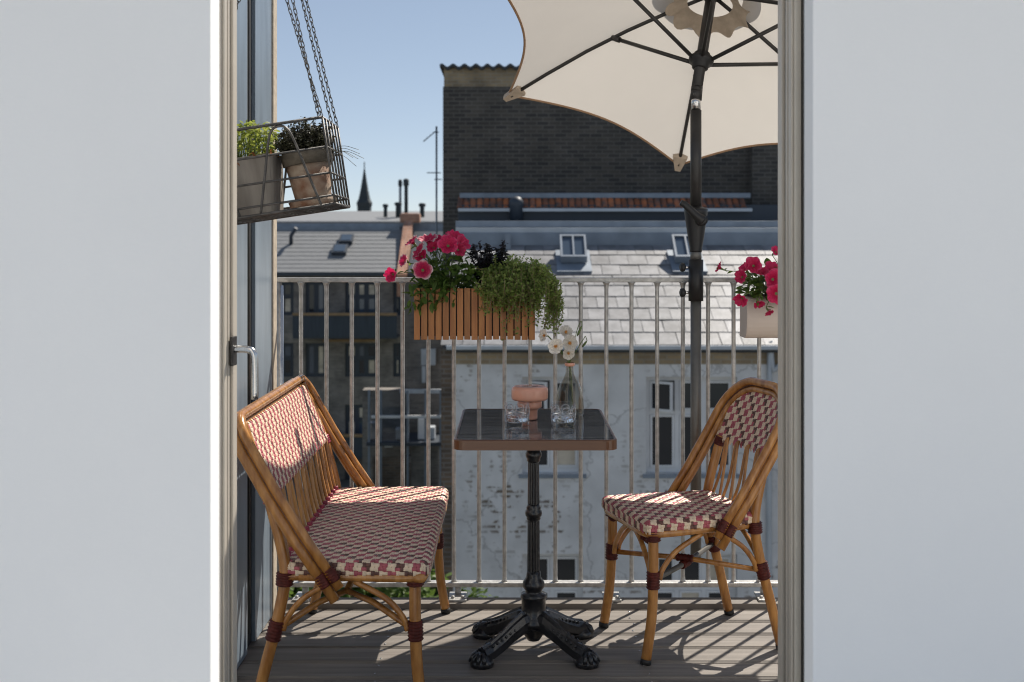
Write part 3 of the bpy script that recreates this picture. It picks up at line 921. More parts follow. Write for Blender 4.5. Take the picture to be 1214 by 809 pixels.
# ------------------------------------------------------------------ things on the table
def glass(px_, py_, label):
    d = (EYE - ZTOP) * FPX / (py_ - 290)
    x = (px_ - 607) / FPX * d
    t = thing('water_glass', label, 'glass', (x, d, ZTOP + .0012))
    r = .0395; h = .072
    bm = B()
    seg = 40
    prof = [(.034, 0), (.038, .003), (r, .012), (r, h - .002), (r - .0008, h), (r - .0022, h - .001), (r - .0026, .014), (.03, .0095), (.004, .009)]
    rings = []
    for i, (rr, z) in enumerate(prof):
        ring = []
        for k in range(seg):
            th = 2 * PI * k / seg
            q = rr
            if i in (2, 3) : q = rr
            ring.append(bm.verts.new((q * math.cos(th), q * math.sin(th), z)))
        rings.append(ring)
    for a, b in zip(rings[:-1], rings[1:]):
        for k in range(seg):
            f = bm.faces.new((a[k], a[(k + 1) % seg], b[(k + 1) % seg], b[k])); f.smooth = True
    bm.faces.new(rings[0][::-1]); bm.faces.new(rings[-1])
    g = obj('glass_body', bm, M_clear, t)
    # cut facets as raised loops on the outside
    bm = B()
    for k in range(7):
        for row, zc in enumerate((.026, .050)):
            th0 = 2 * PI * (k + .5 * row) / 7
            pts = []
            for q in range(12):
                a = 2 * PI * q / 12
                th = th0 + .36 * math.cos(a)
                pts.append(((r + .0002) * math.cos(th), (r + .0002) * math.sin(th), zc + .0125 * math.sin(a)))
            tube(bm, pts, .0015, 6, closed=True)
    obj('cut_pattern', bm, M_cut, g, kind='stuff')
    bm = B()
    lathe(bm, [(.028, 0.0150), (r - .0031, .0145), (r - .0031, .036), (r - .0036, .0355), (.003, .0352)], 40); obj('water', bm, M_water, t)
    return t
glass(613, 504.5, 'clear cut water glass in front of the peach mushroom lamp')
glass(668, 505, 'clear cut water glass in front of the flower vase')

d = 3.80
t = thing('mushroom_lamp', 'small peach mushroom-shaped table lamp behind a water glass', 'lamp', ((628 - 607) / FPX * d, d, ZTOP + .001))
bm = B(); lathe(bm, [(.024, 0), (.0255, .003), (.026, .008), (.0265, .030), (.031, .036), (.0395, .040), (.041, .044), (.041, .072)], 40); obj('base', bm, M_peach, t)
bm = B(); lathe(bm, [(.036, .064), (.055, .0645), (.060, .068), (.0612, .074), (.0612, .098), (.059, .106), (.053, .110), (.034, .111), (.030, .108), (.028, .108)], 44); obj('shade', bm, M_peach, t)
bm = B(); lathe(bm, [(.027, .1085), (.027, .113), (.024, .114), (.004, .114)], 32); obj('top_disc', bm, M_clear, t)

dv_ = 3.875
VX = (675.5 - 607) / FPX * dv_
t = thing('glass_vase', 'ribbed clear glass bottle vase holding white poppies', 'vase', (VX, dv_, ZTOP + .001))
bm = B()
pr = [(.040, 0), (.046, .003), (.0475, .01), (.047, .03), (.0445, .06), (.040, .085), (.032, .11), (.0215, .13), (.015, .145), (.0125, .16), (.0125, .168), (.0165, .174), (.0168, .178)]
pin = [(r - .0022, z) for r, z in pr[::-1]][:-2] + [(.043, .008), (.004, .007)]
seg = 64; rings = []
for i, (r_, z) in enumerate(pr + pin):
    outer = i < len(pr)
    amp = .0009 if (outer and .012 < z < .125) else 0
    rings.append([bm.verts.new(((r_ + amp * (1 if k % 2 else -1)) * math.cos(2 * PI * k / seg), (r_ + amp * (1 if k % 2 else -1)) * math.sin(2 * PI * k / seg), z)) for k in range(seg)])
for a, b in zip(rings[:-1], rings[1:]):
    for k in range(seg):
        f = bm.faces.new((a[k], a[(k + 1) % seg], b[(k + 1) % seg], b[k])); f.smooth = True
bm.faces.new(rings[0][::-1]); bm.faces.new(rings[-1])
obj('bottle', bm, M_vase, t)
bm = B(); lathe(bm, [(.0150, .1695), (.0174, .173), (.0175, .179), (.0150, .1805)], 32, cap=False); obj('lip_band', bm, M_peach, t)

# flower meshes -----------------------------------------------------
def flower_mesh(m, lobes=5, notch=.16, ruff=.08, cup=.25, throat=.5, rings=7, seg=40, name='blossom', seed=0):
    rnd = random.Random(seed)
    bm = B(); rr = []
    ph = rnd.uniform(0, 6)
    for i in range(rings):
        f_ = i / (rings - 1)
        ring = []
        for k in range(seg):
            th = 2 * PI * k / seg
            lob = 1 - notch * (abs(math.sin(lobes * th / 2 + PI / 2)) ** 6) * f_ ** 2 - .05 * math.sin(th * 2 + ph) * f_
            rad = (.06 + .94 * f_) * lob
            z = -throat * (1 - f_) ** 2.2 + cup * f_ ** 2 - .18 * f_ ** 4
            z += ruff * f_ ** 2 * math.sin(lobes * 2 * th + ph) + ruff * .6 * f_ ** 3 * math.sin(th * 7 + 2 * ph)
            z += .05 * f_ * math.sin(th + ph)
            ring.append(bm.verts.new((rad * math.cos(th), rad * math.sin(th), z)))
        rr.append(ring)
    for a, b in zip(rr[:-1], rr[1:]):
        for k in range(seg):
            f = bm.faces.new((a[k], a[(k + 1) % seg], b[(k + 1) % seg], b[k])); f.smooth = True
    c = bm.verts.new((0, 0, -throat - .02))
    for k in range(seg): bm.faces.new((c, rr[0][(k + 1) % seg], rr[0][k]))
    return mesh_of(bm, m, name=name)
PET = [flower_mesh(M_pet, seed=s, ruff=.07 + .02 * s) for s in range(3)]
PETW = [flower_mesh(M_petw, seed=s + 5, ruff=.09) for s in range(2)]
POP = [flower_mesh(M_pop, 6, .13, .09, .42, .18, seed=s + 11) for s in range(3)]
def trumpet_mesh():
    bm = B()
    lathe(bm, [(.04, -1.5), (.07, -1.1), (.13, -.7), (.2, -.3)], 12)
    return mesh_of(bm, M_stem, name='calyx')
TRUMP = trumpet_mesh()
def aim(v, roll=0.0):
    q = Vector(v).normalized().to_track_quat('Z', 'Y')
    return (q @ Quaternion((0, 0, 1), roll)).to_euler()
# poppies
pops = [((645, 398), 3.86, .0172, (-.8, -.6, .3), 'white poppy leaning out to the wooden planter side of the vase'),
        ((659, 411), 3.83, .0205, (-.2, -.95, .25), 'white poppy hanging lowest of those in the vase'),
        ((671, 394), 3.87, .0185, (.05, -.75, .65), 'white poppy standing tallest of those in the vase'),
        ((675.5, 407), 3.83, .021, (.1, -.97, .2), 'white poppy with orange centre at the middle of the bunch'),
        ((674, 419), 3.85, .017, (.15, -.9, -.1), 'small half-hidden white poppy close above the vase neck')]
for (p, dd, s_, nrm, lab) in pops:
    c = W(*p, dd); nv_ = Vector(nrm).normalized()
    foot = Vector((VX + random.uniform(-.02, .02), dv_ + random.uniform(-.02, .02), ZTOP + .014))
    t = thing('poppy', lab, 'flower', foot)
    neck = Vector((VX + random.uniform(-.005, .005), dv_ + random.uniform(-.005, .005), ZTOP + .17))
    bm = B(); pts = [Vector((0, 0, 0)), (neck - foot), c - nv_ * .03 - foot + Vector((0, 0, -.004)), c - nv_ * .006 - foot]
    tube(bm, spline(pts, 8), .0023, 7); obj('stem', bm, M_stem, t)
    s_ *= 1.32
    b_ = inst('blossom', random.choice(POP), t, c - foot, aim(nv_, random.uniform(0, 6)), (s_, s_, s_))
    bm = B()
    for k in range(26):
        th = random.uniform(0, 2 * PI); rr = random.uniform(.08, .26)
        p0 = Vector((0, 0, -.12)); p1 = Vector((rr * math.cos(th), rr * math.sin(th), .12 + random.uniform(-.05, .06)))
        tube(bm, [p0, p1], [.012, .022], 4)
    lathe(bm, [(.08, -.15), (.1, .0), (.05, .08)], 10)
    obj('stamens', bm, M_poppyc, b_)
for (pts, lab) in ([((676, 425), (681, 408), (683, 396), (686, 386), (689, 381), (690, 386), (684, 399)), 'hairy poppy bud nodding on a looped stem above the vase'],
                   [((677, 426), (684, 415), (688, 408), (692, 402), (694, 399), (696, 404), (690, 412)), 'short green poppy bud beside the looped bud in the vase']):
    t = thing('poppy_bud', lab, 'flower bud', (VX, dv_, ZTOP + .02))
    P_ = [Vector((0, 0, 0)), Vector((0, 0, .14))] + [W(*q, 3.86) - Vector(t.location) for q in pts]
    bm = B(); tube(bm, spline(P_[:-1], 6), .0013, 7); obj('stem', bm, M_stem, t)
    a, b = P_[-2], P_[-1]
    bm = B(); tube(bm, [a, a.lerp(b, .25), a.lerp(b, .55), a.lerp(b, .85), b], [.001, .0035, .0042, .003, .0008], 10); obj('bud', bm, M_stem, t)

# ================================================================== PLANTS
def leaf(bm, base, dirv, L_, Wd, nrm=None, bend=.15, mi=0):
    d = Vector(dirv).normalized()
    n = Vector(nrm) if nrm else Vector((random.gauss(0, .5), random.gauss(0, .5), 1))
    sd = d.cross(n)
    if sd.length < 1e-4: sd = d.cross(Vector((1, 0, 0)))
    sd.normalize(); n = sd.cross(d)
    base = Vector(base)
    prof = [(0, .08), (.3, .8), (.6, 1.0), (.85, .55)]
    prev = None
    for q, w_ in prof:
        c = base + d * (L_ * q) - n * (bend * L_ * q * q)
        a = bm.verts.new(c - sd * Wd * w_ * .5 + n * .08 * L_ * w_); m_ = bm.verts.new(c); b = bm.verts.new(c + sd * Wd * w_ * .5 + n * .08 * L_ * w_)
        if prev:
            for x, y in ((0, 1), (1, 2)):
                f = bm.faces.new((prev[x], prev[y], (a, m_, b)[y], (a, m_, b)[x])); f.smooth = True; f.material_index = mi
        prev = (a, m_, b)
    tip = bm.verts.new(base + d * L_ - n * bend * L_)
    for x, y in ((0, 1), (1, 2)):
        f = bm.faces.new((prev[x], prev[y], tip)); f.material_index = mi

def rleaf(bm, p, L_, mi=0, flat=False):
    d = Vector((random.gauss(0, 1), random.gauss(0, 1), random.gauss(0, .6)))
    if d.length < .1: d = Vector((1, 0, 0))
    d.normalize()
    n = Vector((random.gauss(0, .6), random.gauss(-.4, .6), 1)).normalized()
    s = d.cross(n).normalized() * L_ * .32
    p = Vector(p)
    a = bm.verts.new(p); b = bm.verts.new(p + d * L_ * .5 + s); c = bm.verts.new(p + d * L_); e = bm.verts.new(p + d * L_ * .5 - s)
    f = bm.faces.new((a, b, c, e)); f.material_index = mi

# ---- wooden slat planter on the railing
PF = 4.02
pw = thing('slat_planter', 'teak slatted planter box hooked on the railing', 'planter', W(562.5, 403, PF))
px0, px1 = -.2135, .2135; ph = .182; pd = .155
bm = B(); sw = .0212; box(bm, -sw / 2, sw / 2, 0, .012, 0, ph, .0012); sl = mesh_of(bm, M_wood, name='slat')
n = 17
for k in range(n): inst('slat', sl, pw, (px0 + sw / 2 + (px1 - px0 - sw) * k / (n - 1), 0, random.uniform(-.0008, .0008)))
for k in range(6):
    for sx in (px0 + .006, px1 - .006): inst('slat', sl, pw, (sx + (-.006 if sx > 0 else .006), .026 + .0235 * k, 0), (0, 0, R(90)))
for k in range(n): inst('slat', sl, pw, (px0 + sw / 2 + (px1 - px0 - sw) * k / (n - 1), pd, 0))
bm = B()
box(bm, px0 + .013, px1 - .013, .0125, pd - .001, .012, ph - .012); obj('liner', bm, M_liner, pw)
bm = B(); box(bm, px0 + .016, px1 - .016, .016, pd - .006, ph - .0118, ph - .008); obj('soil', bm, M_soil, pw)
for xx in (-.12, .12):
    bm = B(); tube(bm, [(xx, pd + .012, .1), (xx, pd + .014, ph + .012), (xx, pd + .03, ph + .034), (xx, YR - PF + .0, ph + .04), (xx, YR - PF + .018, ph + .036), (xx, YR - PF + .02, ph)], .004, 8); obj('hook', bm, M_steel, pw)
ZB = W(0, 342, PF).z

def petunia(name, label, base, cen, spread, nleaf, flowers, group=None, Lrange=(.022, .045), spill=0):
    t = thing(name, label, 'flowering plant', base, group=group)
    base = Vector(base)
    bm = B(); bs = B()
    # stems to flowers
    for (p, dd, s_, nrm, kind) in flowers:
        c = W(*p, dd) - base; nv_ = Vector(nrm).normalized()
        st = Vector((random.uniform(-spread[0], spread[0]) * .6, random.uniform(-.4, .4) * spread[1], 0)) + Vector((cen[0], cen[1], 0))
        en = c - nv_ * s_ * 1.35
        mid = st.lerp(en, .5) + Vector((0, 0, .03))
        path = spline([st, mid, en, c - nv_ * s_ * .5], 6)
        tube(bs, path, .0014, 6)
        for q in path[4:-3:2]:
            if random.random() < .8: leaf(bm, q, (random.gauss(0, 1), random.gauss(-.4, 1), random.gauss(0, .5)), random.uniform(.012, .028), .01)
    for k in range(nleaf):
        th = random.uniform(0, 2 * PI); r_ = math.sqrt(random.random()); hh = random.random()
        p = Vector((cen[0] + spread[0] * r_ * math.cos(th), cen[1] + spread[1] * r_ * math.sin(th), cen[2] + spread[2] * (hh ** 1.1) * (1 - .6 * r_ * r_)))
        dr = Vector((math.cos(th) * r_ + random.gauss(0, .5), math.sin(th) * r_ + random.gauss(-.35, .5), random.gauss(.25, .5)))
        L_ = random.uniform(*Lrange)
        leaf(bm, p, dr, L_, L_ * random.uniform(.45, .62), bend=random.uniform(.05, .5))
        if k % 3 == 0: tube(bs, [Vector((cen[0] + (p.x - cen[0]) * .4, cen[1] + (p.y - cen[1]) * .4, 0)), p], .0012, 5)
    if spill:
        for k in range(spill):
            p = Vector((random.uniform(-.135, .03), random.uniform(-.11, -.07), random.uniform(-.045, .05)))
            p.z -= .02 * (p.x < -.09)
            L_ = random.uniform(.02, .042)
            leaf(bm, p, (random.gauss(-.2, .6), random.gauss(-.5, .4), random.gauss(-.3, .5)), L_, L_ * .5, bend=random.uniform(.1, .5))
            if k % 2: tube(bs, [Vector((p.x * .7, -.03, .02)), p], .0013, 5)
    obj('foliage', bm, M_leaf, t, norm=False); obj('stems', bs, M_stem, t)
    for (p, dd, s_, nrm, kind) in flowers:
        c = W(*p, dd) - base
        s_ *= random.uniform(1.02, 1.18)
        f = inst('blossom', random.choice(PETW if kind else PET), t, c, aim(nrm, random.uniform(0, 6)), (s_, s_, s_ * random.uniform(.8, 1.1)))
        inst('calyx', TRUMP, f, (0, 0, -.12))
    return t
b0 = W(530, 342, PF + .075); b0.z = ZB - .01
Yp = PF + .06
fl = [((531, 290), Yp - .06, .034, (.0, -.95, .35), 0), ((501, 320), PF - .05, .0335, (.05, -.98, .1), 1), ((463, 326), PF - .02, .026, (-.55, -.75, -.1), 0), ((478, 309), PF + .02, .022, (-.7, -.5, .3), 1),
      ((507, 283), Yp, .033, (-.15, -.35, .9), 1), ((519, 284), Yp + .02, .028, (.1, -.55, .8), 0), ((541, 281), Yp, .031, (.35, -.5, .75), 0), ((549, 288), Yp - .02, .028, (.6, -.6, .45), 0),
      ((496, 298), Yp - .04, .03, (-.75, -.35, .55), 1), ((488, 286), Yp, .026, (-.6, -.3, .7), 1), ((499, 303), Yp - .06, .022, (-.4, -.7, .4), 0), ((536, 277), Yp + .04, .025, (0, -.3, .95), 0),
      ((545, 296), Yp - .05, .024, (.55, -.8, .1), 0), ((513, 292), Yp - .03, .024, (-.3, -.8, .5), 0)]
petunia('petunia_plant', 'bushy bright pink petunia in the teak slatted planter', b0, (.0, -.01, .0), (.115, .075, .15), 330, fl, spill=70)
# small leaves spilling over the planter corner
# ---- dark plant
b1 = W(580, 342, PF + .09); b1.z = ZB - .008
t = thing('dark_leaved_plant', 'purple-black leaved plant between petunia and trailing thyme', 'plant', b1)
bm = B(); bs = B()
for k in range(44):
    e = Vector((random.uniform(-.075, .07), random.uniform(-.05, .05), random.uniform(.07, .175)))
    pth = spline([(e.x * .3, e.y * .3, 0), (e.x * .6, e.y * .6, e.z * .55), e], 6)
    tube(bs, pth, .0016, 5)
    for q in pth[3:]:
        for _ in range(5): leaf(bm, q, (random.gauss(0, 1), random.gauss(0, 1), random.gauss(.3, .6)), random.uniform(.010, .021), .010)
obj('foliage', bm, M_dark, t, norm=False); obj('stems', bs, M_dark, t)
# ---- trailing plant
b2 = W(611, 342, PF + .08); b2.z = ZB - .008
t = thing('trailing_thyme', 'fine-leaved green trailing plant spilling over the teak planter front', 'plant', b2)
bm = B(); bs = B()
for k in range(340):
    x0 = random.uniform(-.095, .095); y0 = random.uniform(-.06, .055)
    side = random.random() < .12
    if side: x0 = random.uniform(.075, .1)
    top = random.uniform(.03, .095) * (1 - .35 * (x0 / .12) ** 2)
    x1 = x0 * 1.1 + random.gauss(0, .018)
    if side:
        dx = random.uniform(.03, .065); yy = y0 * .6; dr = random.uniform(-.16, .0)
        P_ = [(x0 * .8, y0, 0), (x0 + .01, y0, top), (x0 + dx * .7, yy, top * .5), (x0 + dx, yy - .01, dr * .4), (x0 + dx + random.gauss(0, .01), yy - .01, dr)]
    elif random.random() < .55:
        front = -.098 - random.uniform(0, .05)
        u_ = (x0 + .12) / .24
        dr = -random.uniform(-.05, 1) ** 1.0 * (.03 + .05 * (0.3 + math.sin(PI * min(1, max(0, u_))))) * (1.9 if random.random() < .1 else 1)
        P_ = [(x0 * .8, y0, 0), (x0, y0 - .01, top), ((x0 + x1) / 2, (y0 + front) / 2, top * .85), (x1, front, top * .15), (x1 + random.gauss(0, .012), front + .006, dr)]
    else:
        P_ = [(x0 * .7, y0, 0), (x0, y0, top * .8), (x1 + random.gauss(0, .015), y0 + random.gauss(0, .03), top * 1.25)]
    P_ = [P_[0]] + [(a_ + random.gauss(0, .009), b_ + random.gauss(0, .006), c_ + random.gauss(0, .008)) for a_, b_, c_ in P_[1:]]
    pth = spline(P_, 7)
    tube(bs, pth, .0010, 3, caps=False)
    for q in pth[2:]:
        for _ in range(3): rleaf(bm, q + Vector((random.gauss(0, .003), random.gauss(0, .003), random.gauss(0, .003))), random.uniform(.008, .0145))
obj('foliage', bm, M_trail, t, norm=False, kind='stuff'); obj('stems', bs, M_trstem, t, kind='stuff')

# ---- rounded cream planter at the right
PR = 4.10
c0 = W(882, 401, PR)
cp = thing('cream_planter', 'pale cream rounded planter box hanging on the railing', 'planter', c0)
bm = B()
Lp = .42; Hp = .150; Dp = .105
sec = []
for k in range(15):
    a = PI * k / 14
    sec.append((-.058 * math.sin(a) * 1.0 - .0, Hp * .5 - Hp * .5 * math.cos(a)))
sec = [(-.058 * math.sin(PI * k / 14) ** .8, Hp / 2 - Hp / 2 * math.cos(PI * k / 14)) for k in range(15)]
loop = [(y, z) for y, z in sec] + [(.075, Hp), (.075, 0)]
# rounded front, flat back; end faces on both sides
cols = []
for x in (0, .004, Lp - .004, Lp):
    k_ = .985 if x in (0, Lp) else 1.0
    cols.append([bm.verts.new((x, y * k_, Hp / 2 + (z - Hp / 2) * k_)) for y, z in loop])
for a, b in zip(cols[:-1], cols[1:]):
    for k in range(len(loop)): bm.faces.new((a[k], a[(k + 1) % len(loop)], b[(k + 1) % len(loop)], b[k]))
bm.faces.new(cols[0]); bm.faces.new(cols[-1][::-1])
obj('box', bm, M_peachw, cp)
bm = B(); box(bm, .012, Lp - .012, -.02, .065, Hp + .001, Hp + .006); obj('soil', bm, M_soil, cp)
bm = B()
for xx in (.1, .32): tube(bm, [(xx, .079, Hp - .06), (xx, .079, Hp + .01), (xx, .1, ZT - c0.z + .014), (xx, YR - PR + .014, ZT - c0.z + .016), (xx, YR - PR + .018, ZT - c0.z - .04)], .004, 8)
obj('hook', bm, M_steel, cp)
b3 = c0 + Vector((.12, .02, Hp))
fl = [((893, 314), 4.04, .030, (-.25, -.9, .3), 0), ((882, 318), 4.05, .023, (-.6, -.3, .5), 0), ((852, 317), 4.02, .019, (-.9, -.1, .45), 0), ((878, 328), 4.0, .022, (-.6, -.6, .2), 0), ((903, 322), 4.03, .028, (.0, -.5, .8), 0), ((916, 318), 4.05, .03, (.1, -.7, .65), 0),
      ((918, 331), 3.99, .034, (.1, -.97, .1), 0), ((921, 349), 3.97, .033, (-.1, -.95, -.1), 0), ((878, 356), 3.98, .024, (-.5, -.55, -.45), 0), ((900, 361), 3.98, .02, (.1, -.6, -.7), 0), ((912, 371), 3.97, .018, (.3, -.5, -.8), 0), ((921, 298), 4.07, .022, (.3, -.7, .4), 0), ((940, 322), 4.05, .03, (.2, -.8, .5), 0), ((936, 340), 4.0, .032, (.2, -.9, .0), 0)]
petunia('petunia_plant', 'pink petunia with drooping trumpets in the pale cream planter', b3, (.0, -.01, 0), (.12, .07, .11), 240, fl)

# ================================================================== HANGING BASKET
ROLL = R(-8.5)
BY0, BD = 3.06, .27
bkl = W(382, 139, BY0)      # near, right, top corner
bk = thing('hanging_basket', 'wire basket hanging on chains with two pots inside', 'basket', bkl, (0, ROLL, 0))
BL, BH = .46, .235
bm = B()
def bpt(u, v, w_):   # u 0..1 from right to left, v depth 0..1, w down 0..1 ; flared a little to the bottom
    fl_ = 1.0
    return Vector((-BL * u, BD * v, -BH * w_))
rect = lambda w_: [bpt(0, 0, w_), bpt(0, 1, w_), bpt(1, 1, w_), bpt(1, 0, w_)]
tube(bm, rect(0), .0042, 8, closed=True)
tube(bm, rect(1), .0042, 8, closed=True)
obj('rim', bm, M_wire, bk)
bm = B()
for w_ in (.34, .64, .9): tube(bm, rect(w_), .0032, 6, closed=True)
for k in range(1, 5):
    v = k / 5
    for u in (0, 1): tube(bm, [bpt(u, v, 0), bpt(u, v, 1)], .003, 6)
for u in (.0, 1.0):
    for v in (0, 1): tube(bm, [bpt(u, v, 0), bpt(u, v, 1)], .0032, 6)
for k in range(1, 9):
    u = k / 9; tube(bm, [bpt(u, 0, 1), bpt(u, 1, 1)], .0022, 6)
for k in range(1, 5):
    v = k / 5; tube(bm, [bpt(0, v, 1), bpt(1, v, 1)], .0022, 6)
obj('mesh', bm, M_wire, bk)
for v in (0, 1):
    for (ua, ub) in ((.08, .44), (.56, .92)):
        bm = B(); tube(bm, spline([bpt(ua, v, 1), bpt(ua + .06, v, .55), bpt(ua + .12, v, .12), bpt((ua + ub) / 2, v, .03), bpt(ub - .12, v, .12), bpt(ub - .06, v, .55), bpt(ub, v, 1)], 6), .0036, 6)
        obj('hoop', bm, M_wire, bk)
# chains: real links
bm = B()
pts = []
for k in range(12):
    a = 2 * PI * k / 12
    pts.append((.0042 * math.cos(a), 0, .0066 * math.sin(a) + (.003 if math.sin(a) > 0 else -.003)))
tube(bm, pts, .0014, 5, closed=True)
link = mesh_of(bm, M_wire, name='link')
inv = (Matrix.Translation(bkl) @ Matrix.Rotation(ROLL, 4, 'Y')).inverted()
def chain(p0, p1):
    p0, p1 = Vector(p0), Vector(p1)
    bm = B(); n = int((p1 - p0).length / 0.0150); d = (p1 - p0).normalized()
    q0 = d.to_track_quat('Z', 'Y')
    src = bmesh.new(); src.from_mesh(link)
    vs0 = [v.co.copy() for v in src.verts]; fs0 = [[v.index for v in f.verts] for f in src.faces]; src.free()
    for k in range(n):
        M = Matrix.Translation(p0 + d * 0.0150 * (k + .5)) @ (q0 @ Quaternion((0, 0, 1), PI / 2 * (k % 2) + .5)).to_matrix().to_4x4()
        vv = [bm.verts.new(inv @ (M @ v)) for v in vs0]
        for f in fs0: bm.faces.new([vv[i] for i in f]).smooth = True
    return obj('chain', bm, M_wire, bk)
BASKET_M = Matrix.Translation(bkl) @ Matrix.Rotation(ROLL, 4, 'Y')
ca = BASKET_M @ bpt(0, 0, 0); cb_ = BASKET_M @ bpt(0, 1, 0)
def up_to(p, px0_, py0_, Y):
    a = W(px0_, py0_, Y); d = a - p; return p + d * 1.75
chain(ca, up_to(ca, 340, 0, 3.04)); chain(ca + Vector((-.012, .02, .0)), up_to(ca + Vector((-.012, .02, 0)), 347, 0, 3.07))
chain(cb_ + Vector((-.012, -.02, 0)), up_to(cb_ + Vector((-.012, -.02, 0)), 358, 0, 3.3)); chain(cb_, up_to(cb_, 363, 0, 3.32))
cc = BASKET_M @ bpt(1, 0, 0); cd = BASKET_M @ bpt(1, 1, 0)
apex = up_to(ca, 340, 0, 3.04); apex2 = up_to(cb_, 363, 0, 3.32)
chain(cc, apex + Vector((-.02, 0, 0))); chain(cd, apex2 + Vector((-.02, 0, 0)))
bm = B(); tube(bm, [apex + Vector((.01, -.02, .005)), apex2 + Vector((.01, .02, .005))], .006, 8)
tube(bm, [(apex + apex2) / 2, (apex + apex2) / 2 + Vector((0, 0, .35))], .005, 8)
for v in bm.verts: v.co = inv @ v.co
obj('hanger_bar', bm, M_wire, bk)
# pots in the basket (they lean with it)
def in_basket(u, v, w_=1.0, dz=.006): return BASKET_M @ (bpt(u, v, w_) + Vector((0, 0, dz)))
rotb = (0, ROLL, 0)
pb = in_basket(.545, .42)
pt = thing('grey_trough', 'weathered grey rectangular trough pot in the hanging basket', 'pot', pb, rotb)
bm = B()
for (a, b, z0, z1) in ((.098, .082, 0, .158),):
    lo_, hi_ = rrect(a * .8, b * .86, .02, 3), rrect(a, b, .02, 3)
    st = [(lo_, 0), (hi_, z1), ([(x * .93, y * .92) for x, y in hi_], z1), ([(x * .93, y * .92) for x, y in hi_], z1 - .02)]
    rg = [[bm.verts.new((x, y, z)) for x, y in l_] for l_, z in st]
    for q, r_ in zip(rg[:-1], rg[1:]):
        for k in range(len(q)): bm.faces.new((q[k], q[(k + 1) % len(q)], r_[(k + 1) % len(q)], r_[k]))
    bm.faces.new(rg[0][::-1]); bm.faces.new(rg[-1])
obj('body', bm, M_conc, pt)
pl_ = thing('green_herb', 'yellow-green bushy herb growing in the grey trough pot', 'plant', BASKET_M @ (bpt(.545, .42, 1) + Vector((0, 0, .15))), rotb)
bm = B()
for k in range(520):
    p = Vector((random.uniform(-.1, .1), random.uniform(-.085, .08), 0)); p.z = random.uniform(0.01, .112) * (1 - .3 * (p.x / .1) ** 2)
    for _ in range(2): leaf(bm, p + Vector((random.gauss(0, .004), random.gauss(0, .004), random.gauss(0, .004))), (random.gauss(0, 1), random.gauss(-.3, 1), random.gauss(.4, .6)), random.uniform(.011, .02), .0095, mi=0)
for k in range(110):
    p = Vector((random.uniform(-.1, .1), random.uniform(-.09, .06), random.uniform(-.002, .016)))
    leaf(bm, p, (random.gauss(0, 1), random.gauss(-.6, 1), random.gauss(0, .4)), random.uniform(.01, .02), .008, mi=1)
obj('foliage', bm, [M_yel, M_rust], pl_, norm=False)
bm = B()
for k in range(40):
    p = Vector((random.uniform(-.09, .09), random.uniform(-.07, .07), 0)); tube(bm, [(p.x * .7, p.y * .7, -.02), p + Vector((0, 0, .07))], .0015, 5)
obj('stems', bm, M_stem, pl_)
pb = in_basket(.165, .45)
pt = thing('terracotta_pot', 'stained terracotta pot with dark mossy rim in the hanging basket', 'pot', pb, rotb)
bm = B(); lathe(bm, [(.047, .012), (.049, .016), (.063, .118)], 36); obj('body', bm, M_terra, pt)
bm = B(); lathe(bm, [(.0635, .1185), (.070, .12), (.0735, .15), (.071, .154), (.062, .153), (.06, .14), (.004, .139)], 36); obj('collar', bm, M_moss, pt)
bm = B(); lathe(bm, [(.052, .0), (.066, .004), (.07, .02), (.066, .02), (.056, .008), (.004, .006)], 36); obj('saucer', bm, M_terra, pt)
pl_ = thing('thyme_plant', 'dusky wiry thyme growing in the stained terracotta pot', 'plant', BASKET_M @ (bpt(.165, .45, 1) + Vector((0, 0, .145))), rotb)
bm = B(); bs = B()
for k in range(260):
    th = random.uniform(0, 2 * PI); r_ = random.random() ** .6 * .075
    e = Vector((r_ * math.cos(th) * 1.15, r_ * math.sin(th), random.uniform(.03, .118) * (1 - .35 * r_ / .075)))
    pth = spline([(e.x * .55, e.y * .55, 0), (e.x * .8, e.y * .8, e.z * .6), e], 4)
    tube(bs, pth, .0008, 4)
    for q in pth[2:]:
        for _ in range(4): leaf(bm, q + Vector((random.gauss(0, .003), random.gauss(0, .003), random.gauss(0, .003))), (random.gauss(0, 1), random.gauss(0, 1), random.gauss(.4, .6)), random.uniform(.006, .011), .006)
for k in range(6):
    a = Vector((.06, random.uniform(-.03, .03), .0)); b = a + Vector((random.uniform(.06, .10), random.uniform(-.02, .02), random.uniform(-.05, .0)))
    tube(bs, spline([a, a.lerp(b, .5) + Vector((0, 0, .016)), b], 5), .0007, 4)
obj('foliage', bm, M_thyme, pl_, norm=False); obj('stems', bs, M_thyme, pl_)

# ================================================================== PARASOL
UX, UY = (825 - 607) / FPX * 4.17, 4.17
um = thing('parasol', 'cream hexagonal parasol on a dark pole clamped to the railing', 'parasol', (UX, UY, .18))
O = Vector((UX, UY, .18))
def zpx(y): return EYE - (y - 290) / FPX * UY
def L_(v): return Vector(v) - O
def vt(z0, z1, r_, m, name, seg=20):
    bm = B(); tube(bm, [(0, 0, z0 - .18), (0, 0, z1 - .18)], r_, seg); return obj(name, bm, m, um)
vt(.18, zpx(357), .0198, M_greytube, 'lower_pole')
vt(zpx(357), zpx(308), .0272, M_black, 'sleeve', 24)
vt(zpx(309), zpx(296), .0205, M_greytube, 'middle_pole')
bm = B()
lathe(bm, [(.021, zpx(299) - .18), (.0225, zpx(297) - .18), (.0225, zpx(294) - .18), (.028, zpx(285) - .18), (.0425, zpx(252) - .18), (.0435, zpx(248.5) - .18), (.040, zpx(247.5) - .18), (.0205, zpx(245) - .18)], 28)
ch = obj('crank_housing', bm, M_black, um)
bm = B()
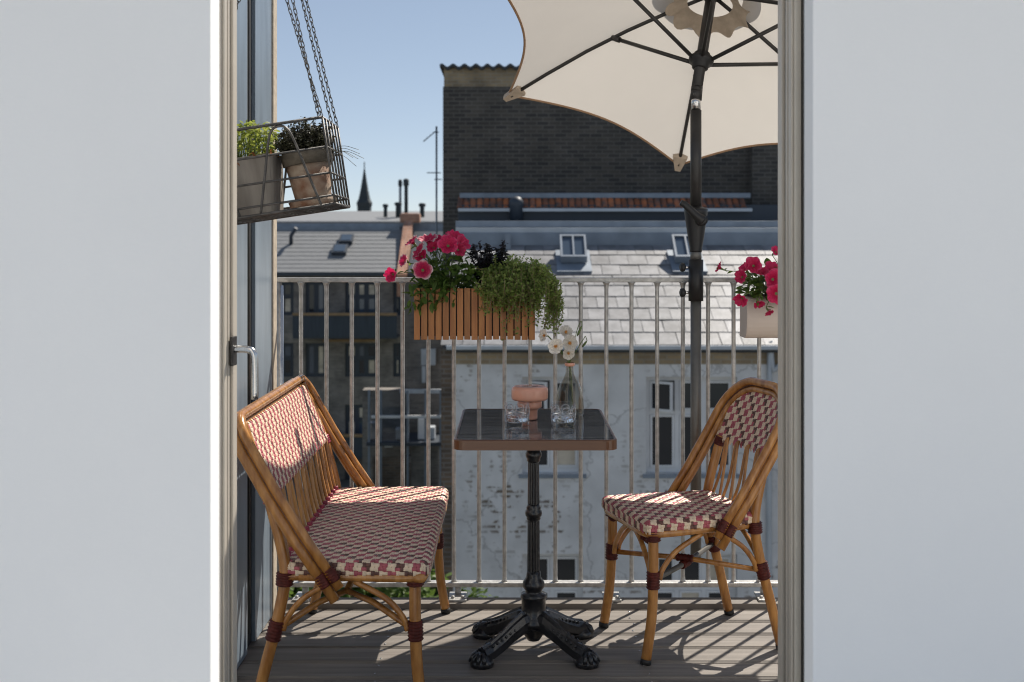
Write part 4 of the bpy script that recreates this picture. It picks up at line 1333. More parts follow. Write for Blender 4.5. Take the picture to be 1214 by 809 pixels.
za = zpx(258) - .18; zb_ = zpx(241) - .18
pth = spline([(.012, -.052, za - .01), (-.01, -.062, za + .006), (-.048, -.066, zb_ - .01), (-.066, -.066, zb_)], 5)
tube(bm, pth, [.022, .021, .019, .017, .016, .015, .0145, .014, .0135, .013, .0125, .012, .0115, .011, .011, .0105][:len(pth)], 12)
lathe(bm, [(.022, 0), (.022, .025), (.012, .027)], 16, (.012, -.035, za - .01), M=Matrix.Rotation(R(90), 3, 'X'))
obj('crank_handle', bm, M_black, ch)
vt(zpx(247), zpx(131), .0205, M_anth, 'upper_pole')
for yk in (317, 347):
    z = zpx(yk) - .18
    bm = B(); tube(bm, [(-.02, -.005, z), (-.048, -.012, z)], .005, 10); 
    kb_ = obj('clamp_screw', bm, M_chrome, um)
    bm = B(); seg = 10
    tube(bm, [(-.040, -.010, z), (-.046, -.0115, z), (-.056, -.014, z), (-.060, -.015, z)], [.008, .0165, .0165, .009], 10); obj('knob', bm, M_black, kb_)
# clamp arms reaching to the railing
bm = B()
for yk in (317, 347):
    z = zpx(yk) - .18; box(bm, -.012, .012, .018, .076, z - .008, z + .008)
obj('clamp', bm, M_black, um)
# tilted top
J = Vector((UX, 4.17, EYE + (290 - 112) / FPX * 4.17))
ax = Vector((.191, .3225, .927)).normalized()
e1 = Vector((0, 1, 0)).cross(ax).normalized(); e2 = ax.cross(e1)
Lc = .440; rU, hU, phi, qU = .856, .344, 1.4558, .3005
Cr = J + ax * Lc
def U(r_, ang, h): return Cr - ax * h + r_ * (math.cos(ang) * e1 + math.sin(ang) * e2) - O
vt(zpx(131), zpx(112), .0175, M_chrome, 'tilt_joint')
bm = B(); tube(bm, [J - O + Vector((0, 0, -.02)), J - O + ax * .03], .0215, 16); obj('tilt_joint', bm, M_anth, um)
bm = B(); tube(bm, [J - O + ax * .01, Cr - O - ax * .01], .0205, 20); obj('top_pole', bm, M_anth, um)
Mx = Matrix((e1, e2, ax)).transposed()
bm = B(); lathe(bm, [(.022, -.035), (.03, -.03), (.032, -.012), (.044, -.008), (.047, .004), (.044, .012), (.034, .014), (.03, .03), (.022, .034)], 24, Cr - ax * qU - O, M=Mx); obj('runner_hub', bm, M_black, um)
bm = B(); lathe(bm, [(.022, -.03), (.042, -.022), (.045, -.008), (.03, .006), (.01, .03)], 24, Cr - O, M=Mx); obj('crown_hub', bm, M_black, um)
angs = [phi + k * PI / 3 for k in range(6)]
tj = .46
def rib_pt(a, f_):   # slightly bowed rib
    return U(rU * f_, a, hU * f_ + -.035 * math.sin(PI * f_) + .015)
for a in angs:
    bm = B(); tube(bm, [rib_pt(a, f_) for f_ in (.03, .2, .4, .6, .8, .985)], .0078, 8); rb = obj('rib', bm, M_anth, um)
    q = rib_pt(a, tj) - ax * .008
    hp = U(.04, a, qU)
    bm = B(); tube(bm, [hp, q], .0078, 8)
    tube(bm, [q - (q - hp).normalized() * .028, q + (q - hp).normalized() * .012], .0115, 8)
    obj('strut', bm, M_anth, um)
    # corner pocket
    e = rib_pt(a, .985); dn = (rib_pt(a, 1.0) - rib_pt(a, .93)).normalized(); sd_ = ax.cross(dn).normalized()
    bm = B(); 
    pp = [e - dn * .055 + sd_ * .032 - ax * .012, e - dn * .055 - sd_ * .032 - ax * .012, e + dn * .03 - sd_ * .012 - ax * .004, e + dn * .03 + sd_ * .012 - ax * .004]
    qq = [v + ax * .02 for v in pp]
    va = [bm.verts.new(v) for v in pp]; vb = [bm.verts.new(v) for v in qq]
    bm.faces.new(va); bm.faces.new(vb[::-1])
    for k in range(4): bm.faces.new((va[k], va[(k + 1) % 4], vb[(k + 1) % 4], vb[k]))
    obj('corner_pocket', bm, M_pocket, um)
# canopy panels
nS, nR = 18, 14
edge_pts = []
for k in range(6):
    a0, a1 = angs[k], angs[k] + PI / 3
    bm = B(); rows = []
    for i in range(nR + 1):
        f_ = .16 + .84 * i / nR
        row = []
        for j in range(nS + 1):
            s = j / nS
            p0 = rib_pt(a0, f_); p1 = rib_pt(a1, f_)
            p = p0.lerp(p1, s)
            bow = 4 * s * (1 - s)
            ca_ = (Cr - ax * hU * f_ - O)
            # concave hem: pull the middle of the hem inwards, sag slightly
            rad = (p - ca_)
            pull = .092 * bow * f_ ** 3
            p = p - rad.normalized() * pull * rU + ax * (.012 - .028 * bow * f_ * (1.1 - f_) + pull * .32)
            row.append(bm.verts.new(p))
        rows.append(row)
    for i in range(nR):
        for j in range(nS):
            f = bm.faces.new((rows[i][j], rows[i][j + 1], rows[i + 1][j + 1], rows[i + 1][j])); f.smooth = True
    hem = [v.co.copy() for v in rows[-1]]
    obj('canopy_panel', bm, M_canvas, um)
    bm = B(); tube(bm, hem, .0048, 6); obj('hem_binding', bm, M_bind, um)
    seamp = [rows_[0] for rows_ in []]
# vent: cap above the hole and scalloped flap under it
bm = B(); seg = 72; rows = []
for f_ in (.02, .08, .14, .20, .235):
    rows.append([bm.verts.new(U(rU * f_, 2 * PI * k / seg + phi, hU * f_ * .75 - .052)) for k in range(seg)])
for a, b in zip(rows[:-1], rows[1:]):
    for k in range(seg):
        f = bm.faces.new((a[k], a[(k + 1) % seg], b[(k + 1) % seg], b[k])); f.smooth = True
obj('vent_cap', bm, M_canvas, um)
bm = B(); rows = []
for i in range(4):
    row = []
    for k in range(seg):
        th = 2 * PI * k / seg
        wv = .012 * math.sin(th * 9)
        r_ = (.085 + .022 * i) + wv * i / 3
        row.append(bm.verts.new(U(r_, th, .058 + .014 * i + .012 * math.sin(th * 9 + 1) * i / 3)))
    rows.append(row)
for a, b in zip(rows[:-1], rows[1:]):
    for k in range(seg):
        f = bm.faces.new((a[k], a[(k + 1) % seg], b[(k + 1) % seg], b[k])); f.smooth = True
obj('vent_flap', bm, M_pocket, um)

# ================================================================== OPPOSITE BUILDING
def wall_holes(bm, x0, x1, z0, z1, y0, y1, holes):
    xs = sorted({x0, x1} | {h[0] for h in holes} | {h[1] for h in holes}); zs = sorted({z0, z1} | {h[2] for h in holes} | {h[3] for h in holes})
    nx, nz = len(xs) - 1, len(zs) - 1
    solid = [[not any(h[0] < (xs[i] + xs[i + 1]) / 2 < h[1] and h[2] < (zs[j] + zs[j + 1]) / 2 < h[3] for h in holes) for j in range(nz)] for i in range(nx)]
    V = {}
    def v(i, j, y):
        if (i, j, y) not in V: V[(i, j, y)] = bm.verts.new((xs[i], y, zs[j]))
        return V[(i, j, y)]
    for i in range(nx):
        for j in range(nz):
            if not solid[i][j]: continue
            bm.faces.new((v(i, j, y0), v(i + 1, j, y0), v(i + 1, j + 1, y0), v(i, j + 1, y0)))
            bm.faces.new((v(i, j, y1), v(i, j + 1, y1), v(i + 1, j + 1, y1), v(i + 1, j, y1)))
            for di, dj, (a, b) in ((-1, 0, ((0, 0), (0, 1))), (1, 0, ((1, 1), (1, 0))), (0, -1, ((1, 0), (0, 0))), (0, 1, ((0, 1), (1, 1)))):
                ii, jj = i + di, j + dj
                if not (0 <= ii < nx and 0 <= jj < nz) or not solid[ii][jj]:
                    bm.faces.new((v(i + a[0], j + a[1], y0), v(i + b[0], j + b[1], y0), v(i + b[0], j + b[1], y1), v(i + a[0], j + a[1], y1)))
def window(parent, x0, x1, z0, z1, y, cols, split=None, m=M_white, fr=.07, panes=None, sill=True, open_top=None):
    """outer frame mesh with mullions; panes and sill as its children (coordinates local to parent)"""
    bm = B()
    box(bm, x0, x0 + fr, y, y + .07, z0, z1); box(bm, x1 - fr, x1, y, y + .07, z0, z1)
    box(bm, x0 + fr, x1 - fr, y, y + .07, z0, z0 + fr); box(bm, x0 + fr, x1 - fr, y, y + .07, z1 - fr, z1)
    xs = [x0 + fr + (x1 - x0 - 2 * fr) * k / cols for k in range(cols + 1)]
    for xx in xs[1:-1]: box(bm, xx - fr * .5, xx + fr * .5, y - .006, y + .064, z0 + fr, z1 - fr)
    rows = [(z0 + fr, z1 - fr)]
    if split:
        zs_ = z0 + (z1 - z0) * split
        rows = [(z0 + fr, zs_ - fr * .4), (zs_ + fr * .4, z1 - fr)]
        for k in range(cols): box(bm, xs[k] + (fr * .5 if k else 0), xs[k + 1] - (fr * .5 if k < cols - 1 else 0), y - .003, y + .067, zs_ - fr * .4, zs_ + fr * .4)
    o = obj('window', bm, m, parent)
    n = 0
    for k in range(cols):
        a, b = xs[k] + (fr * .5 if k else 0), xs[k + 1] - (fr * .5 if k < cols - 1 else 0)
        for ri, (c, d) in enumerate(rows):
            s = fr * .55
            bm = B()
            box(bm, a + .004, a + s, y - .012, y + .03, c + .004, d - .004); box(bm, b - s, b - .004, y - .012, y + .03, c + .004, d - .004)
            box(bm, a + s, b - s, y - .012, y + .03, c + .004, c + s); box(bm, a + s, b - s, y - .012, y + .03, d - s, d - .004)
            piv = None
            if open_top is not None and (k, ri) == open_top:
                piv = Matrix.Translation((a, y, 0)) @ Matrix.Rotation(R(-32), 4, 'Z') @ Matrix.Translation((-a, -y, 0))
                for v in bm.verts: v.co = piv @ v.co
            so = obj('sash', bm, m, o)
            bm = B(); box(bm, a + s, b - s, y + .006, y + .012, c + s, d - s)
            if piv:
                for v in bm.verts: v.co = piv @ v.co
            pm = (panes[n % len(panes)] if panes else M_pane); n += 1
            obj('pane', bm, pm, o)
    if sill:
        bm = B(); box(bm, x0 - .05, x1 + .05, y - .16, y + .0, z0 - .06, z0 - .004); obj('sill', bm, M_zinc, o)
    return o

YF = 17.0
S = FPX / YF
def fx(x): return (x - 607) / S
def fz(y): return EYE - (y - 290) / S
b1 = thing('plaster_house', 'worn white plaster house with pale slate roof across the courtyard', 'house', (0, YF, -9.0))
OZ = -9.0
def g(z): return z - OZ
wins = []
cols_px = [(619, 691, 2), (766, 874, 3), (949, 1057, 3), (1130, 1238, 3)]
rows_px = [(447, 562), (657, 772)]
for (a, b, n) in cols_px:
    for (c, d) in rows_px: wins.append((fx(a), fx(b), g(fz(d)), g(fz(c)), n))
xw0, xw1 = fx(537), fx(1300)
holes = [(a, b, c, d) for a, b, c, d, n in wins]
bm = B(); wall_holes(bm, xw0, xw1, 0, g(fz(432)), 0, .45, holes); obj('wall', bm, M_plaster, b1)
bm = B(); box(bm, xw0, xw1, -.012, .45, g(fz(432)) + .0, g(fz(414))); obj('brick_band', bm, M_brickband, b1)
bm = B(); box(bm, fx(523), xw0 - .002, -.02, .45, 0, g(fz(414))); obj('brick_pier', bm, M_brickpier, b1)
bm = B(); box(bm, fx(525), xw1, .46, 6.0, 0, g(fz(415))); obj('core', bm, M_plaster, b1)
for i, (a, b, c, d, n) in enumerate(wins):
    window(b1, a, b, c, d, .13, n, .62, panes=[M_pane, M_pane, M_curt] if i % 3 == 0 else None, open_top=((0, 1) if i in (0, 2, 4) else None))
bm = B(); box(bm, fx(530), xw1, -.22, .02, g(fz(413.5)), g(fz(408.5)), .01); obj('eave_gutter', bm, M_zincl, b1)
bm = B(); box(bm, fx(530), xw1, -.10, .2, g(fz(415)) + .002, g(fz(413.6))); obj('eave_board', bm, M_under, b1)
# downpipe
bm = B(); tube(bm, spline([(fx(934), -.12, g(fz(413))), (fx(931), -.12, g(fz(425))), (fx(916), -.07, g(fz(440))), (fx(911), -.06, g(fz(455))), (fx(911), -.06, .2)], 5), .04, 10); obj('downpipe', bm, M_zincl, b1)
# roof slope with slates
za, zb2 = g(fz(408)), g(EYE + .0)
RY0, RUN = -.12, 3.2
zt = g(EYE - (291 - 290) / (FPX / (YF + RUN)))
slope = Vector((0, RUN, zt - za)); SL = slope.length; sv = slope.normalized(); th_ = math.atan2(slope.z, slope.y)
bm = B()
x0r, x1r = fx(536), fx(1180)
for v in [1]:
    p = [(x0r, RY0, za), (x1r, RY0, za), (x1r, RY0 + RUN, zt), (x0r, RY0 + RUN, zt)]
    a = [bm.verts.new(q) for q in p]; b = [bm.verts.new((q[0], q[1], q[2] - .12)) for q in p]
    bm.faces.new(a); bm.faces.new(b[::-1])
    for k in range(4): bm.faces.new((a[k], a[(k + 1) % 4], b[(k + 1) % 4], b[k]))
roof = obj('roof', bm, M_under, b1)
rows = 9; ex = SL / rows
bm = B(); box(bm, -.158, .158, -.0, ex * 1.35, -.004, .004, 0); sl_me = mesh_of(bm, M_slate, name='slate')
q_ = math.atan2(slope.z, slope.y)
skyl = [(664, 695), (798, 829)]
for r_ in range(rows):
    x = x0r + (.16 if r_ % 2 else 0.0)
    while x < x1r:
        base = Vector((x, RY0, za)) + sv * (ex * r_ - .04)
        nrm = Vector((0, -sv.z, sv.y))
        hide = False
        if not hide:
            inst('slate', sl_me, roof, base + nrm * (.018 + random.uniform(0, .004)), (q_ - .03 + random.gauss(0, .004), random.gauss(0, .006), random.gauss(0, .008)), (random.uniform(.97, 1.0), random.uniform(.98, 1.02), 1))
        x += .32
for (a, b) in skyl:
    cx_ = (fx(a) + fx(b)) / 2 * 1.145; hw2 = (fx(b) - fx(a)) / 2 * 1.14
    base = Vector((cx_, RY0, za)) + sv * (SL * .755)
    Mw = Matrix.Translation(base + Vector((0, -.02, .05))) @ Matrix.Rotation(q_ + R(14), 4, 'X')
    bm = B()
    Ls_ = .60
    box(bm, -hw2, -hw2 + .035, 0, Ls_, .02, .16, M=Mw); box(bm, hw2 - .035, hw2, 0, Ls_, .02, .16, M=Mw); box(bm, -hw2 + .035, hw2 - .035, 0, .04, .02, .16, M=Mw)
    box(bm, -hw2 + .035, hw2 - .035, Ls_ - .04, Ls_, .02, .16, M=Mw); box(bm, -.014, .014, .04, Ls_ - .04, .02, .162, M=Mw)
    so = obj('skylight', bm, M_zinc, roof)
    bm = B(); box(bm, -hw2 - .07, hw2 + .07, -.3, Ls_ * .9, .03, .06, M=Matrix.Translation(base) @ Matrix.Rotation(q_, 4, 'X')); obj('skylight_flashing', bm, M_zinc, roof)
    for (p0, p1) in ((-hw2 + .035, -.014), (.014, hw2 - .035)):
        bm = B(); box(bm, p0, p1, .041, Ls_ - .041, .12, .128, M=Mw); obj('skylight_pane', bm, M_paneb, so)
# ridge flashing bands
YT = RY0 + RUN
def hband(name, py0, py1, y0, y1, m, x0=540, x1=1300):
    Yd = YF + y0; s_ = FPX / Yd
    bm = B(); box(bm, (x0 - 607) / s_, (x1 - 607) / s_, y0, y1, g(EYE - (py1 - 290) / s_), g(EYE - (py0 - 290) / s_), .01); return obj(name, bm, m, b1)
hband('ridge_flashing', 276, 292, YT - .02, YT + .5, M_zinc)
hband('ridge_cap', 270, 276.5, YT + .02, YT + .6, M_zincl)
hband('upper_flashing', 262, 269.8, YT + .3, YT + 2.5, M_zinc)
hband('upper_wall', 243, 262, YT + 2.0, YT + 3.2, M_navyl, 543)
hband('gutter_upper', 247, 251, YT + 1.82, YT + 1.98, M_zincl, 543, 892)
for px_ in (598, ):
    bm = B(); box(bm, fx(px_) * 1.1, fx(px_) * 1.1 + .1, YT - .2, YT - .1, g(fz(306)), g(fz(275))); obj('flashing_strip', bm, M_zinc, b1)
# pantile row
bm = B()
seg = 8
ra = []
for i in range(2):
    ra.append([bm.verts.new((.055 * math.cos(PI * k / seg) * (1 + .0 * i), .32 * i, .055 * math.sin(PI * k / seg) + .30 * i)) for k in range(seg + 1)])
rb_ = [[bm.verts.new(v.co + Vector((0, 0.006, -.016))) for v in r] for r in ra]
for k in range(seg):
    bm.faces.new((ra[0][k], ra[0][k + 1], ra[1][k + 1], ra[1][k])); bm.faces.new((rb_[0][k], rb_[1][k], rb_[1][k + 1], rb_[0][k + 1]))
    bm.faces.new((ra[0][k], rb_[0][k], rb_[0][k + 1], ra[0][k + 1]))
tile = mesh_of(bm, M_tile, name='pantile')
Yt = YT + 1.95; s_ = FPX / (YF + Yt)
x = (545 - 607) / s_
while x < (890 - 607) / s_:
    inst('pantile', tile, b1, (x, Yt, g(EYE - (248 - 290) / s_) + random.uniform(-.012, .012)), (0, 0, random.uniform(-.03, .03)), (1, 1, .75))
    x += .128
hband('tile_verge', 229, 235, YT + 2.2, YT + 2.5, M_zinc, 545, 890)
# vent hood on the tile row
bm = B(); Yh = Yt - .1; s2 = FPX / (YF + Yh)
lathe(bm, [(.13, 0), (.13, .28), (.15, .3), (.14, .38), (.09, .45), (.03, .47)], 16, ((612 - 607) / s2, Yh, g(EYE - (262 - 290) / s2))); obj('vent_hood', bm, M_navyl, b1)

# ================================================================== TALL BRICK GABLE
YG = 24.0; sG = FPX / YG
gb = thing('brick_gable', 'tall sooty brick gable wall rising behind the slate roof', 'building', ((524 - 607) / sG, YG, -9))
Wg = (1300 - 524) / sG
ztop = EYE + (290 - 80) / sG + 9; zband = EYE + (290 - 103) / sG + 9
bm = B(); box(bm, 0.02, Wg, 0, 6, 0, zband); obj('wall', bm, M_brickdark, gb)
bm = B(); box(bm, 0.04, Wg, .01, 5.99, zband + .001, ztop); obj('brick_band', bm, M_brickband, gb)
bm = B()
n = 90; sp = Wg / n * .5
va, vb = [], []
xx = -.04; k = 0
pts = []
while xx < Wg:
    pts.append((xx, ztop + .03 + .035 * math.cos(2 * PI * xx / .24))); xx += .04
rows = [[bm.verts.new((x, y, z + dz)) for x, z in pts] for y, dz in ((-.12, 0), (6.1, .0), (6.1, -.06), (-.12, -.06))]
for i in range(4):
    a, b = rows[i], rows[(i + 1) % 4]
    for k in range(len(a) - 1): bm.faces.new((a[k], a[k + 1], b[k + 1], b[k]))
obj('corrugated_cap', bm, M_under, gb)
bm = B(); box(bm, (888 - 524) / sG, (888 - 524) / sG + 3, -.35, -.003, EYE + (290 - 245) / sG + 9, EYE + (290 - 168) / sG + 9); obj('chimney_breast', bm, M_brickdark, gb)
# aerial mast beside the gable
YA = 26.0; sA = FPX / YA
am = thing('aerial_mast', 'thin lattice aerial mast standing beside the brick gable', 'aerial', ((517.5 - 607) / sA, YA, EYE - 2))
def zA(y): return (290 - y) / sA + 2
bm = B(); tube(bm, [(0, 0, 0), (0, 0, zA(150))], .022, 6); obj('mast', bm, M_zinc, am)
bm = B()
for yy, l0, l1 in ((205, -.22, .1), (213, -.05, .12), (157, -.05, .05)): tube(bm, [(l0, 0, zA(yy)), (l1, 0, zA(yy))], .012, 6)
tube(bm, [(-.3, 0, zA(168)), (0, 0, zA(155))], .012, 6)
for k in range(4): tube(bm, [(-.28 + .07 * k, -.12, zA(167 - 3.2 * k)), (-.28 + .07 * k, .12, zA(167 - 3.2 * k))], .008, 5)
obj('antenna', bm, M_zinc, am)

# ================================================================== FAR DARK HOUSE (left)
YD = 50.0; sD = FPX / YD
def dx(x): return (x - 607) / sD
def dz(y): return EYE - (y - 290) / sD + 9
dh = thing('dark_brick_house', 'dark brick house with navy balcony and grey roof at courtyard end', 'house', (0, YD, -9))
wl = []
for (c, d) in ((334, 374), (407, 447), (480, 520), (553, 593)):
    for (a, b, n) in ((300, 316, 1), (333, 348, 1), (362, 387, 2), (409, 448, 3), (466, 476, 1)): wl.append((dx(a), dx(b), dz(d), dz(c), n))
bm = B(); wall_holes(bm, dx(230), dx(530), 0, dz(326), 0, .5, [w_[:4] for w_ in wl]); obj('wall', bm, M_brickfar, dh)
bm = B(); box(bm, dx(230), dx(530), .7, 9, 0, dz(328)); obj('core', bm, M_under, dh)
for i, (a, b, c, d, n) in enumerate(wl):
    window(dh, a, b, c, d, .12, n, .55 if n != 2 else None, m=M_navyl, fr=.10, panes=[M_pane, M_curt, M_pane, M_paneb][i % 4:] + [M_curt], sill=False)
for (c, d) in ((372, 397), (512, 536)):
    bm = B()
    x = dx(356)
    box(bm, dx(354), dx(474), -1.3, -.003, dz(d + 2), dz(d))
    bl = obj('balcony', bm, M_navyl, dh)
    bm = B(); box(bm, dx(354), dx(474), -1.36, -1.3, dz(d) + .002, dz(c)); obj('balcony_front', bm, M_navy, bl)
    bm = B(); box(bm, dx(354), dx(474), -1.42, -1.24, dz(c) + .001, dz(c - 3)); obj('handrail', bm, M_timber, bl)
bm = B(); box(bm, dx(384), dx(448), -.25, -.003, dz(405), dz(402)); obj('lintel', bm, M_timber, dh)
# roof
def slope_slab(parent, name, x0, x1, y0, z0, y1, z1, m, th=.15):
    bm = B(); p = [(x0, y0, z0), (x1, y0, z0), (x1, y1, z1), (x0, y1, z1)]
    a = [bm.verts.new(q) for q in p]; b = [bm.verts.new((q[0], q[1], q[2] - th)) for q in p]
    bm.faces.new(a); bm.faces.new(b[::-1])
    for k in range(4): bm.faces.new((a[k], a[(k + 1) % 4], b[(k + 1) % 4], b[k]))
    return obj(name, bm, m, parent)
YRr = 3.2; sR = FPX / (YD + YRr)
zr = EYE + (290 - 272) / sR + 9
rf = slope_slab(dh, 'roof', dx(230), dx(470), -.3, dz(323), YRr, zr, M_slatefar)
# slate courses laid on it as thin steps
nrow = 11
for k in range(nrow):
    f0, f1 = k / nrow, (k + 1) / nrow
    yA_, yB_ = -.3 + (YRr + .3) * f0, -.3 + (YRr + .3) * f1
    zA_, zB_ = dz(323) + (zr - dz(323)) * f0, dz(323) + (zr - dz(323)) * f1
    slope_slab(rf, 'slate_course', dx(231), dx(469), yA_ - .02, zA_ + .02, yB_, zB_ + .012, M_slatefar, .008)
bm = B(); box(bm, dx(228), dx(472), -.5, -.28, dz(327), dz(322.5)); obj('gutter', bm, M_navyl, dh)
bm = B(); box(bm, (225 - 607) / sR, (474 - 607) / sR, YRr - .1, YRr + .5, zr - .15, zr + .12); obj('ridge', bm, M_zinc, dh)
bm = B(); box(bm, (200 - 607) / sR, (540 - 607) / sR, YRr + .5, YRr + 8, zr - .2, zr + .27); obj('flat_roof', bm, M_zinc, dh)
# roof windows and pipe
def on_roof(px_, py_):
    # intersect view ray with roof slope
    best = None
    for k in range(400):
        f_ = k / 399; yy = -.3 + (YRr + .3) * f_; z = dz(323) + (zr - dz(323)) * f_
        py = 290 - (z - 9 - EYE) / (YD + yy) * FPX
        if best is None or abs(py - py_) < best[0]: best = (abs(py - py_), Vector(((px_ - 607) * (YD + yy) / FPX, yy, z)))
    return best[1]
rq = math.atan2(zr - dz(323), YRr + .3)
for (px_, py_, hw2, ln, m) in ((410, 290, .23, .55, M_paneb), (402, 303, .25, .6, M_paneb)):
    p = on_roof(px_, py_); Mw = Matrix.Translation(p + Vector((0, 0, .06))) @ Matrix.Rotation(rq, 4, 'X')
    bm = B(); box(bm, -hw2 - .08, hw2 + .08, -.08, ln + .08, 0, .14, M=Mw); so = obj('roof_window', bm, M_navyl, rf)
    bm = B(); box(bm, -hw2, hw2, 0, ln, .141, .16, M=Mw); obj('pane', bm, m, so)
p = on_roof(345, 290); bm = B(); tube(bm, [p, p + Vector((0, 0, .4)), p + Vector((.25, -.1, .75))], .09, 8); obj('vent_pipe', bm, M_navyl, rf)
# orange firewall parapet
bm = B()
p0 = on_roof(471, 322); p1 = on_roof(479, 272)
x0 = p0.x; x1 = p1.x
pr_ = [(x0, p0.y - .3, p0.z - .1), (x0 + .42, p0.y - .3, p0.z - .1), (x1 + .42, p1.y, p1.z + .45), (x1, p1.y, p1.z + .45)]
a = [bm.verts.new(q) for q in pr_]; b = [bm.verts.new((q[0], q[1] + .2, q[2] - 1.0)) for q in pr_]
bm.faces.new(a); bm.faces.new(b[::-1])
for k in range(4): bm.faces.new((a[k], a[(k + 1) % 4], b[(k + 1) % 4], b[k]))
obj('firewall_parapet', bm, M_brickorange, dh)
bm = B(); box(bm, x1 - .2, x1 + .75, p1.y - .1, p1.y + .6, p1.z + .3, p1.z + .75, .1); obj('parapet_cap', bm, M_brickorange, dh)
slope_slab(dh, 'roof', dx(484), dx(560), -.3, dz(323), YRr, zr - .1, M_navyl)

# roofs beyond
YB = 75.0; sB = FPX / YB
rb2 = thing('distant_roofs_house', 'low grey-roofed house behind the courtyard end', 'house', (0, YB, -9))
bm = B(); box(bm, (200 - 607) / sB, (620 - 607) / sB, 0, 14, 0, EYE - (262 - 290) / sB + 9); obj('wall', bm, M_slatefar, rb2)
slope_slab(rb2, 'roof', (200 - 607) / sB, (620 - 607) / sB, -.4, EYE - (263 - 290) / sB + 9, 8, EYE - (250.5 - 290) / (FPX / (YB + 8)) + 9, M_slatefar, .3)
def chim(px_, w_, y0, y1, name, label, m, Y=78.0, flue=True):
    s_ = FPX / Y
    t = thing(name, label, 'chimney', ((px_ - 607) / s_, Y, EYE - (y1 - 290) / s_))
    h = (y1 - y0) / s_; hw2 = w_ / s_ / 2
    bm = B(); lathe(bm, [(hw2, 0), (hw2, h * .82), (hw2 * .9, h * .86)], 10); obj('stack', bm, m, t)
    bm = B(); lathe(bm, [(hw2 * 1.35, h * .8), (hw2 * 1.5, h * .84), (hw2 * 1.5, h * .97), (hw2 * .8, h)], 10); obj('cowl', bm, M_spire, t)
chim(474.5, 3.2, 213, 255, 'flue_pipe', 'thin steel flue pipe with cowl on the far roofs', M_zinc)
chim(481.5, 4.5, 212, 255, 'flue_pipe', 'thick dark flue pipe with cowl on the far roofs', M_spire)
chim(457, 4.5, 242, 262, 'roof_vent', 'short dark roof vent on its own towards the spire', M_spire)
chim(472, 6, 240, 258, 'roof_vent', 'stubby roof vent at the foot of the thin flue pipe', M_spire)
chim(500.5, 5.5, 241, 262, 'roof_vent', 'stubby dark roof vent beside the aerial mast', M_spire)
# spire
YS = 260.0; sS = FPX / YS
sp = thing('church_spire', 'pointed dark church spire rising over the far roofs', 'church', ((432 - 607) / sS, YS, -9))
def zS(y): return EYE + (290 - y) / sS + 9
bm = B(); box(bm, -7.5 / sS, 7.5 / sS, -7.5 / sS, 7.5 / sS, 0, zS(246)); obj('tower', bm, M_spire, sp)
bm = B()
lathe(bm, [(8.5 / sS, zS(246)), (9.5 / sS, zS(241)), (7 / sS, zS(236)), (4.6 / sS, zS(225)), (2.2 / sS, zS(210)), (.25 / sS, zS(197))], 8); 
for f in bm.faces: f.smooth = False
obj('steeple', bm, M_spire, sp)
bm = B(); tube(bm, [(0, 0, zS(200)), (0, 0, zS(192))], .12, 6); obj('finial', bm, M_spire, sp)

# ================================================================== GLAZED BALCONY AND PLANTING LOWER DOWN
YQ = 30.0; sQ = FPX / YQ
def qx(x): return (x - 607) / sQ
def qz(y): return EYE - (y - 290) / sQ
gbx = thing('glazed_balcony', 'grey steel balcony with white rails and clutter below the plaster house', 'balcony', (qx(480), YQ, qz(600)))
def qb(name, x0, x1, y0, y1, Y0, Y1, m, par=None):
    bm = B(); box(bm, qx(x0) - qx(480), qx(x1) - qx(480), Y0, Y1, qz(y1) - qz(600), qz(y0) - qz(600)); return obj(name, bm, m, par or gbx)
qb('slab', 434, 524, 525, 529, 0, 1.6, M_navyl)
qb('slab', 434, 524, 598, 603, 0, 1.6, M_navyl)
qb('top_rail', 440, 524, 493, 496, 0, .06, M_white)
qb('top_rail', 470, 524, 467, 472, .9, 1.0, M_zincl)
for x in (437, 451, 483, 504, 522): qb('post', x - 1.2, x + 1.2, 463, 600, .07, .13, M_zinc)
qb('pane', 440, 482, 465, 524, .14, .16, M_sheet)
qb('panel', 486, 520, 530, 596, .3, .36, M_brickfar)
qb('panel', 440, 482, 545, 596, .3, .36, M_brickpier)
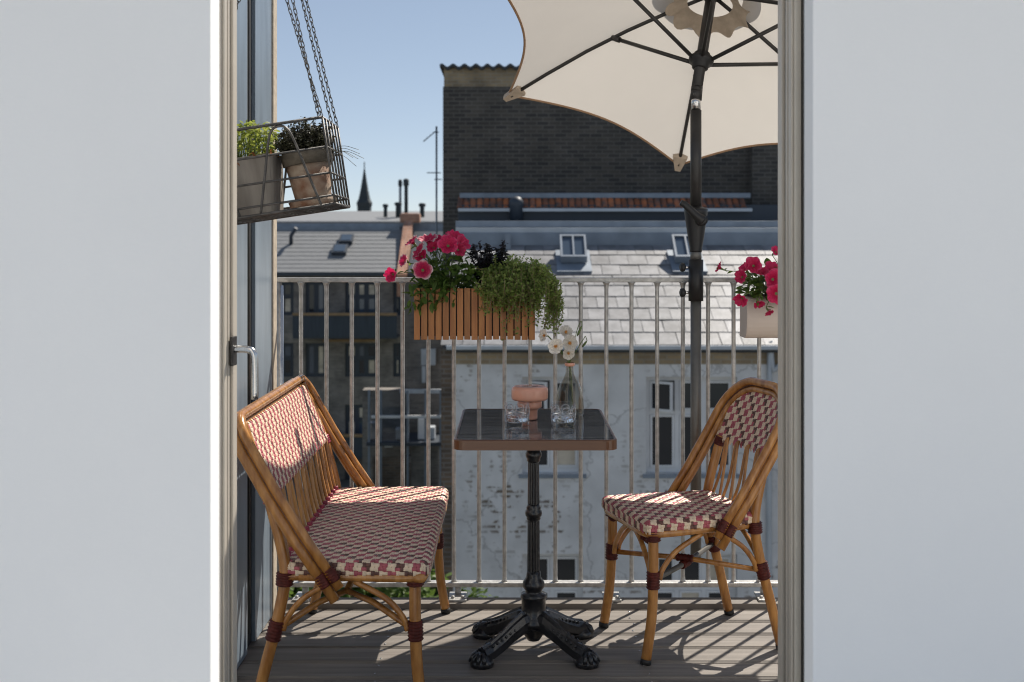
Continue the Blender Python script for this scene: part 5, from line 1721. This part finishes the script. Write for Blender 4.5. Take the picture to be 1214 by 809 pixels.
for (x0, x1, y0, y1, m) in ((454, 463, 529, 534, M_white), (490, 502, 532, 538, M_tile), (452, 460, 549, 555, M_clut), (478, 488, 545, 552, M_clut), (433, 443, 505, 524, M_clut), (494, 503, 500, 524, M_white), (506, 514, 510, 524, M_zincl), (467, 477, 512, 524, M_clut)):
    qb('stored_box', x0, x1, y0, y1, -.3, -.05 if y0 > 525 else .05, m) if False else qb('stored_box', x0, x1, y0, y1, .4, .8, m)
# back wall so the balcony is not open to the courtyard
qb('back_wall', 472, 530, 335, 472, 1.62, 2.2, M_brickfar)
qb('back_wall', 420, 530, 472.1, 700, 1.62, 2.2, M_brickfar)
qb('wall_panel', 494, 512, 420, 440, 1.45, 1.6, M_zincl)
qb('wall_panel', 495, 500, 441, 462, 1.45, 1.6, M_zincl)

def tree(label, px_, py_, Y, rad, n, seed):
    rnd = random.Random(seed)
    s_ = FPX / Y; top = EYE - (py_ - 290) / s_
    t = thing('courtyard_tree', label, 'tree', ((px_ - 607) / s_, Y, -8.9))
    H = top + 8.9
    bm = B(); tube(bm, [(0, 0, 0), (.05, 0, H * .4), (0, .05, H * .75)], [.13, .1, .05], 8)
    for k in range(7):
        a = rnd.uniform(0, 6.28); tube(bm, [(0, 0, H * (.4 + .04 * k)), (math.cos(a) * rad * .6, math.sin(a) * rad * .6, H * (.6 + .04 * k))], [.05, .02], 6)
    obj('trunk', bm, M_bark, t)
    bm = B()
    cl = [(Vector((rnd.gauss(0, rad * .5), rnd.gauss(0, rad * .5), H - rad * .75 + rnd.gauss(0, rad * .35))), rnd.uniform(.25, .5) * rad) for _ in range(26)]
    for k in range(n):
        c, r_ = rnd.choice(cl)
        v = Vector((rnd.gauss(0, 1), rnd.gauss(0, 1), rnd.gauss(0, 1))).normalized() * r_ * rnd.random() ** .4
        p = c + v
        if p.z > H: p.z = H - rnd.random() * .2
        leaf(bm, p, (rnd.gauss(0, 1), rnd.gauss(0, 1), rnd.gauss(0, .6)), rnd.uniform(.07, .12), .06)
    obj('crown', bm, M_tree, t, norm=False)
tree('round green tree with sunlit crown close to the glazed balcony', 436, 648, 13.5, .75, 5000, 3)
tree('broad green tree standing next to the side panel in the courtyard', 366, 632, 12.5, .95, 8000, 4)
tree('small green tree at the foot of the glazed balcony', 500, 672, 27, .9, 2500, 5)
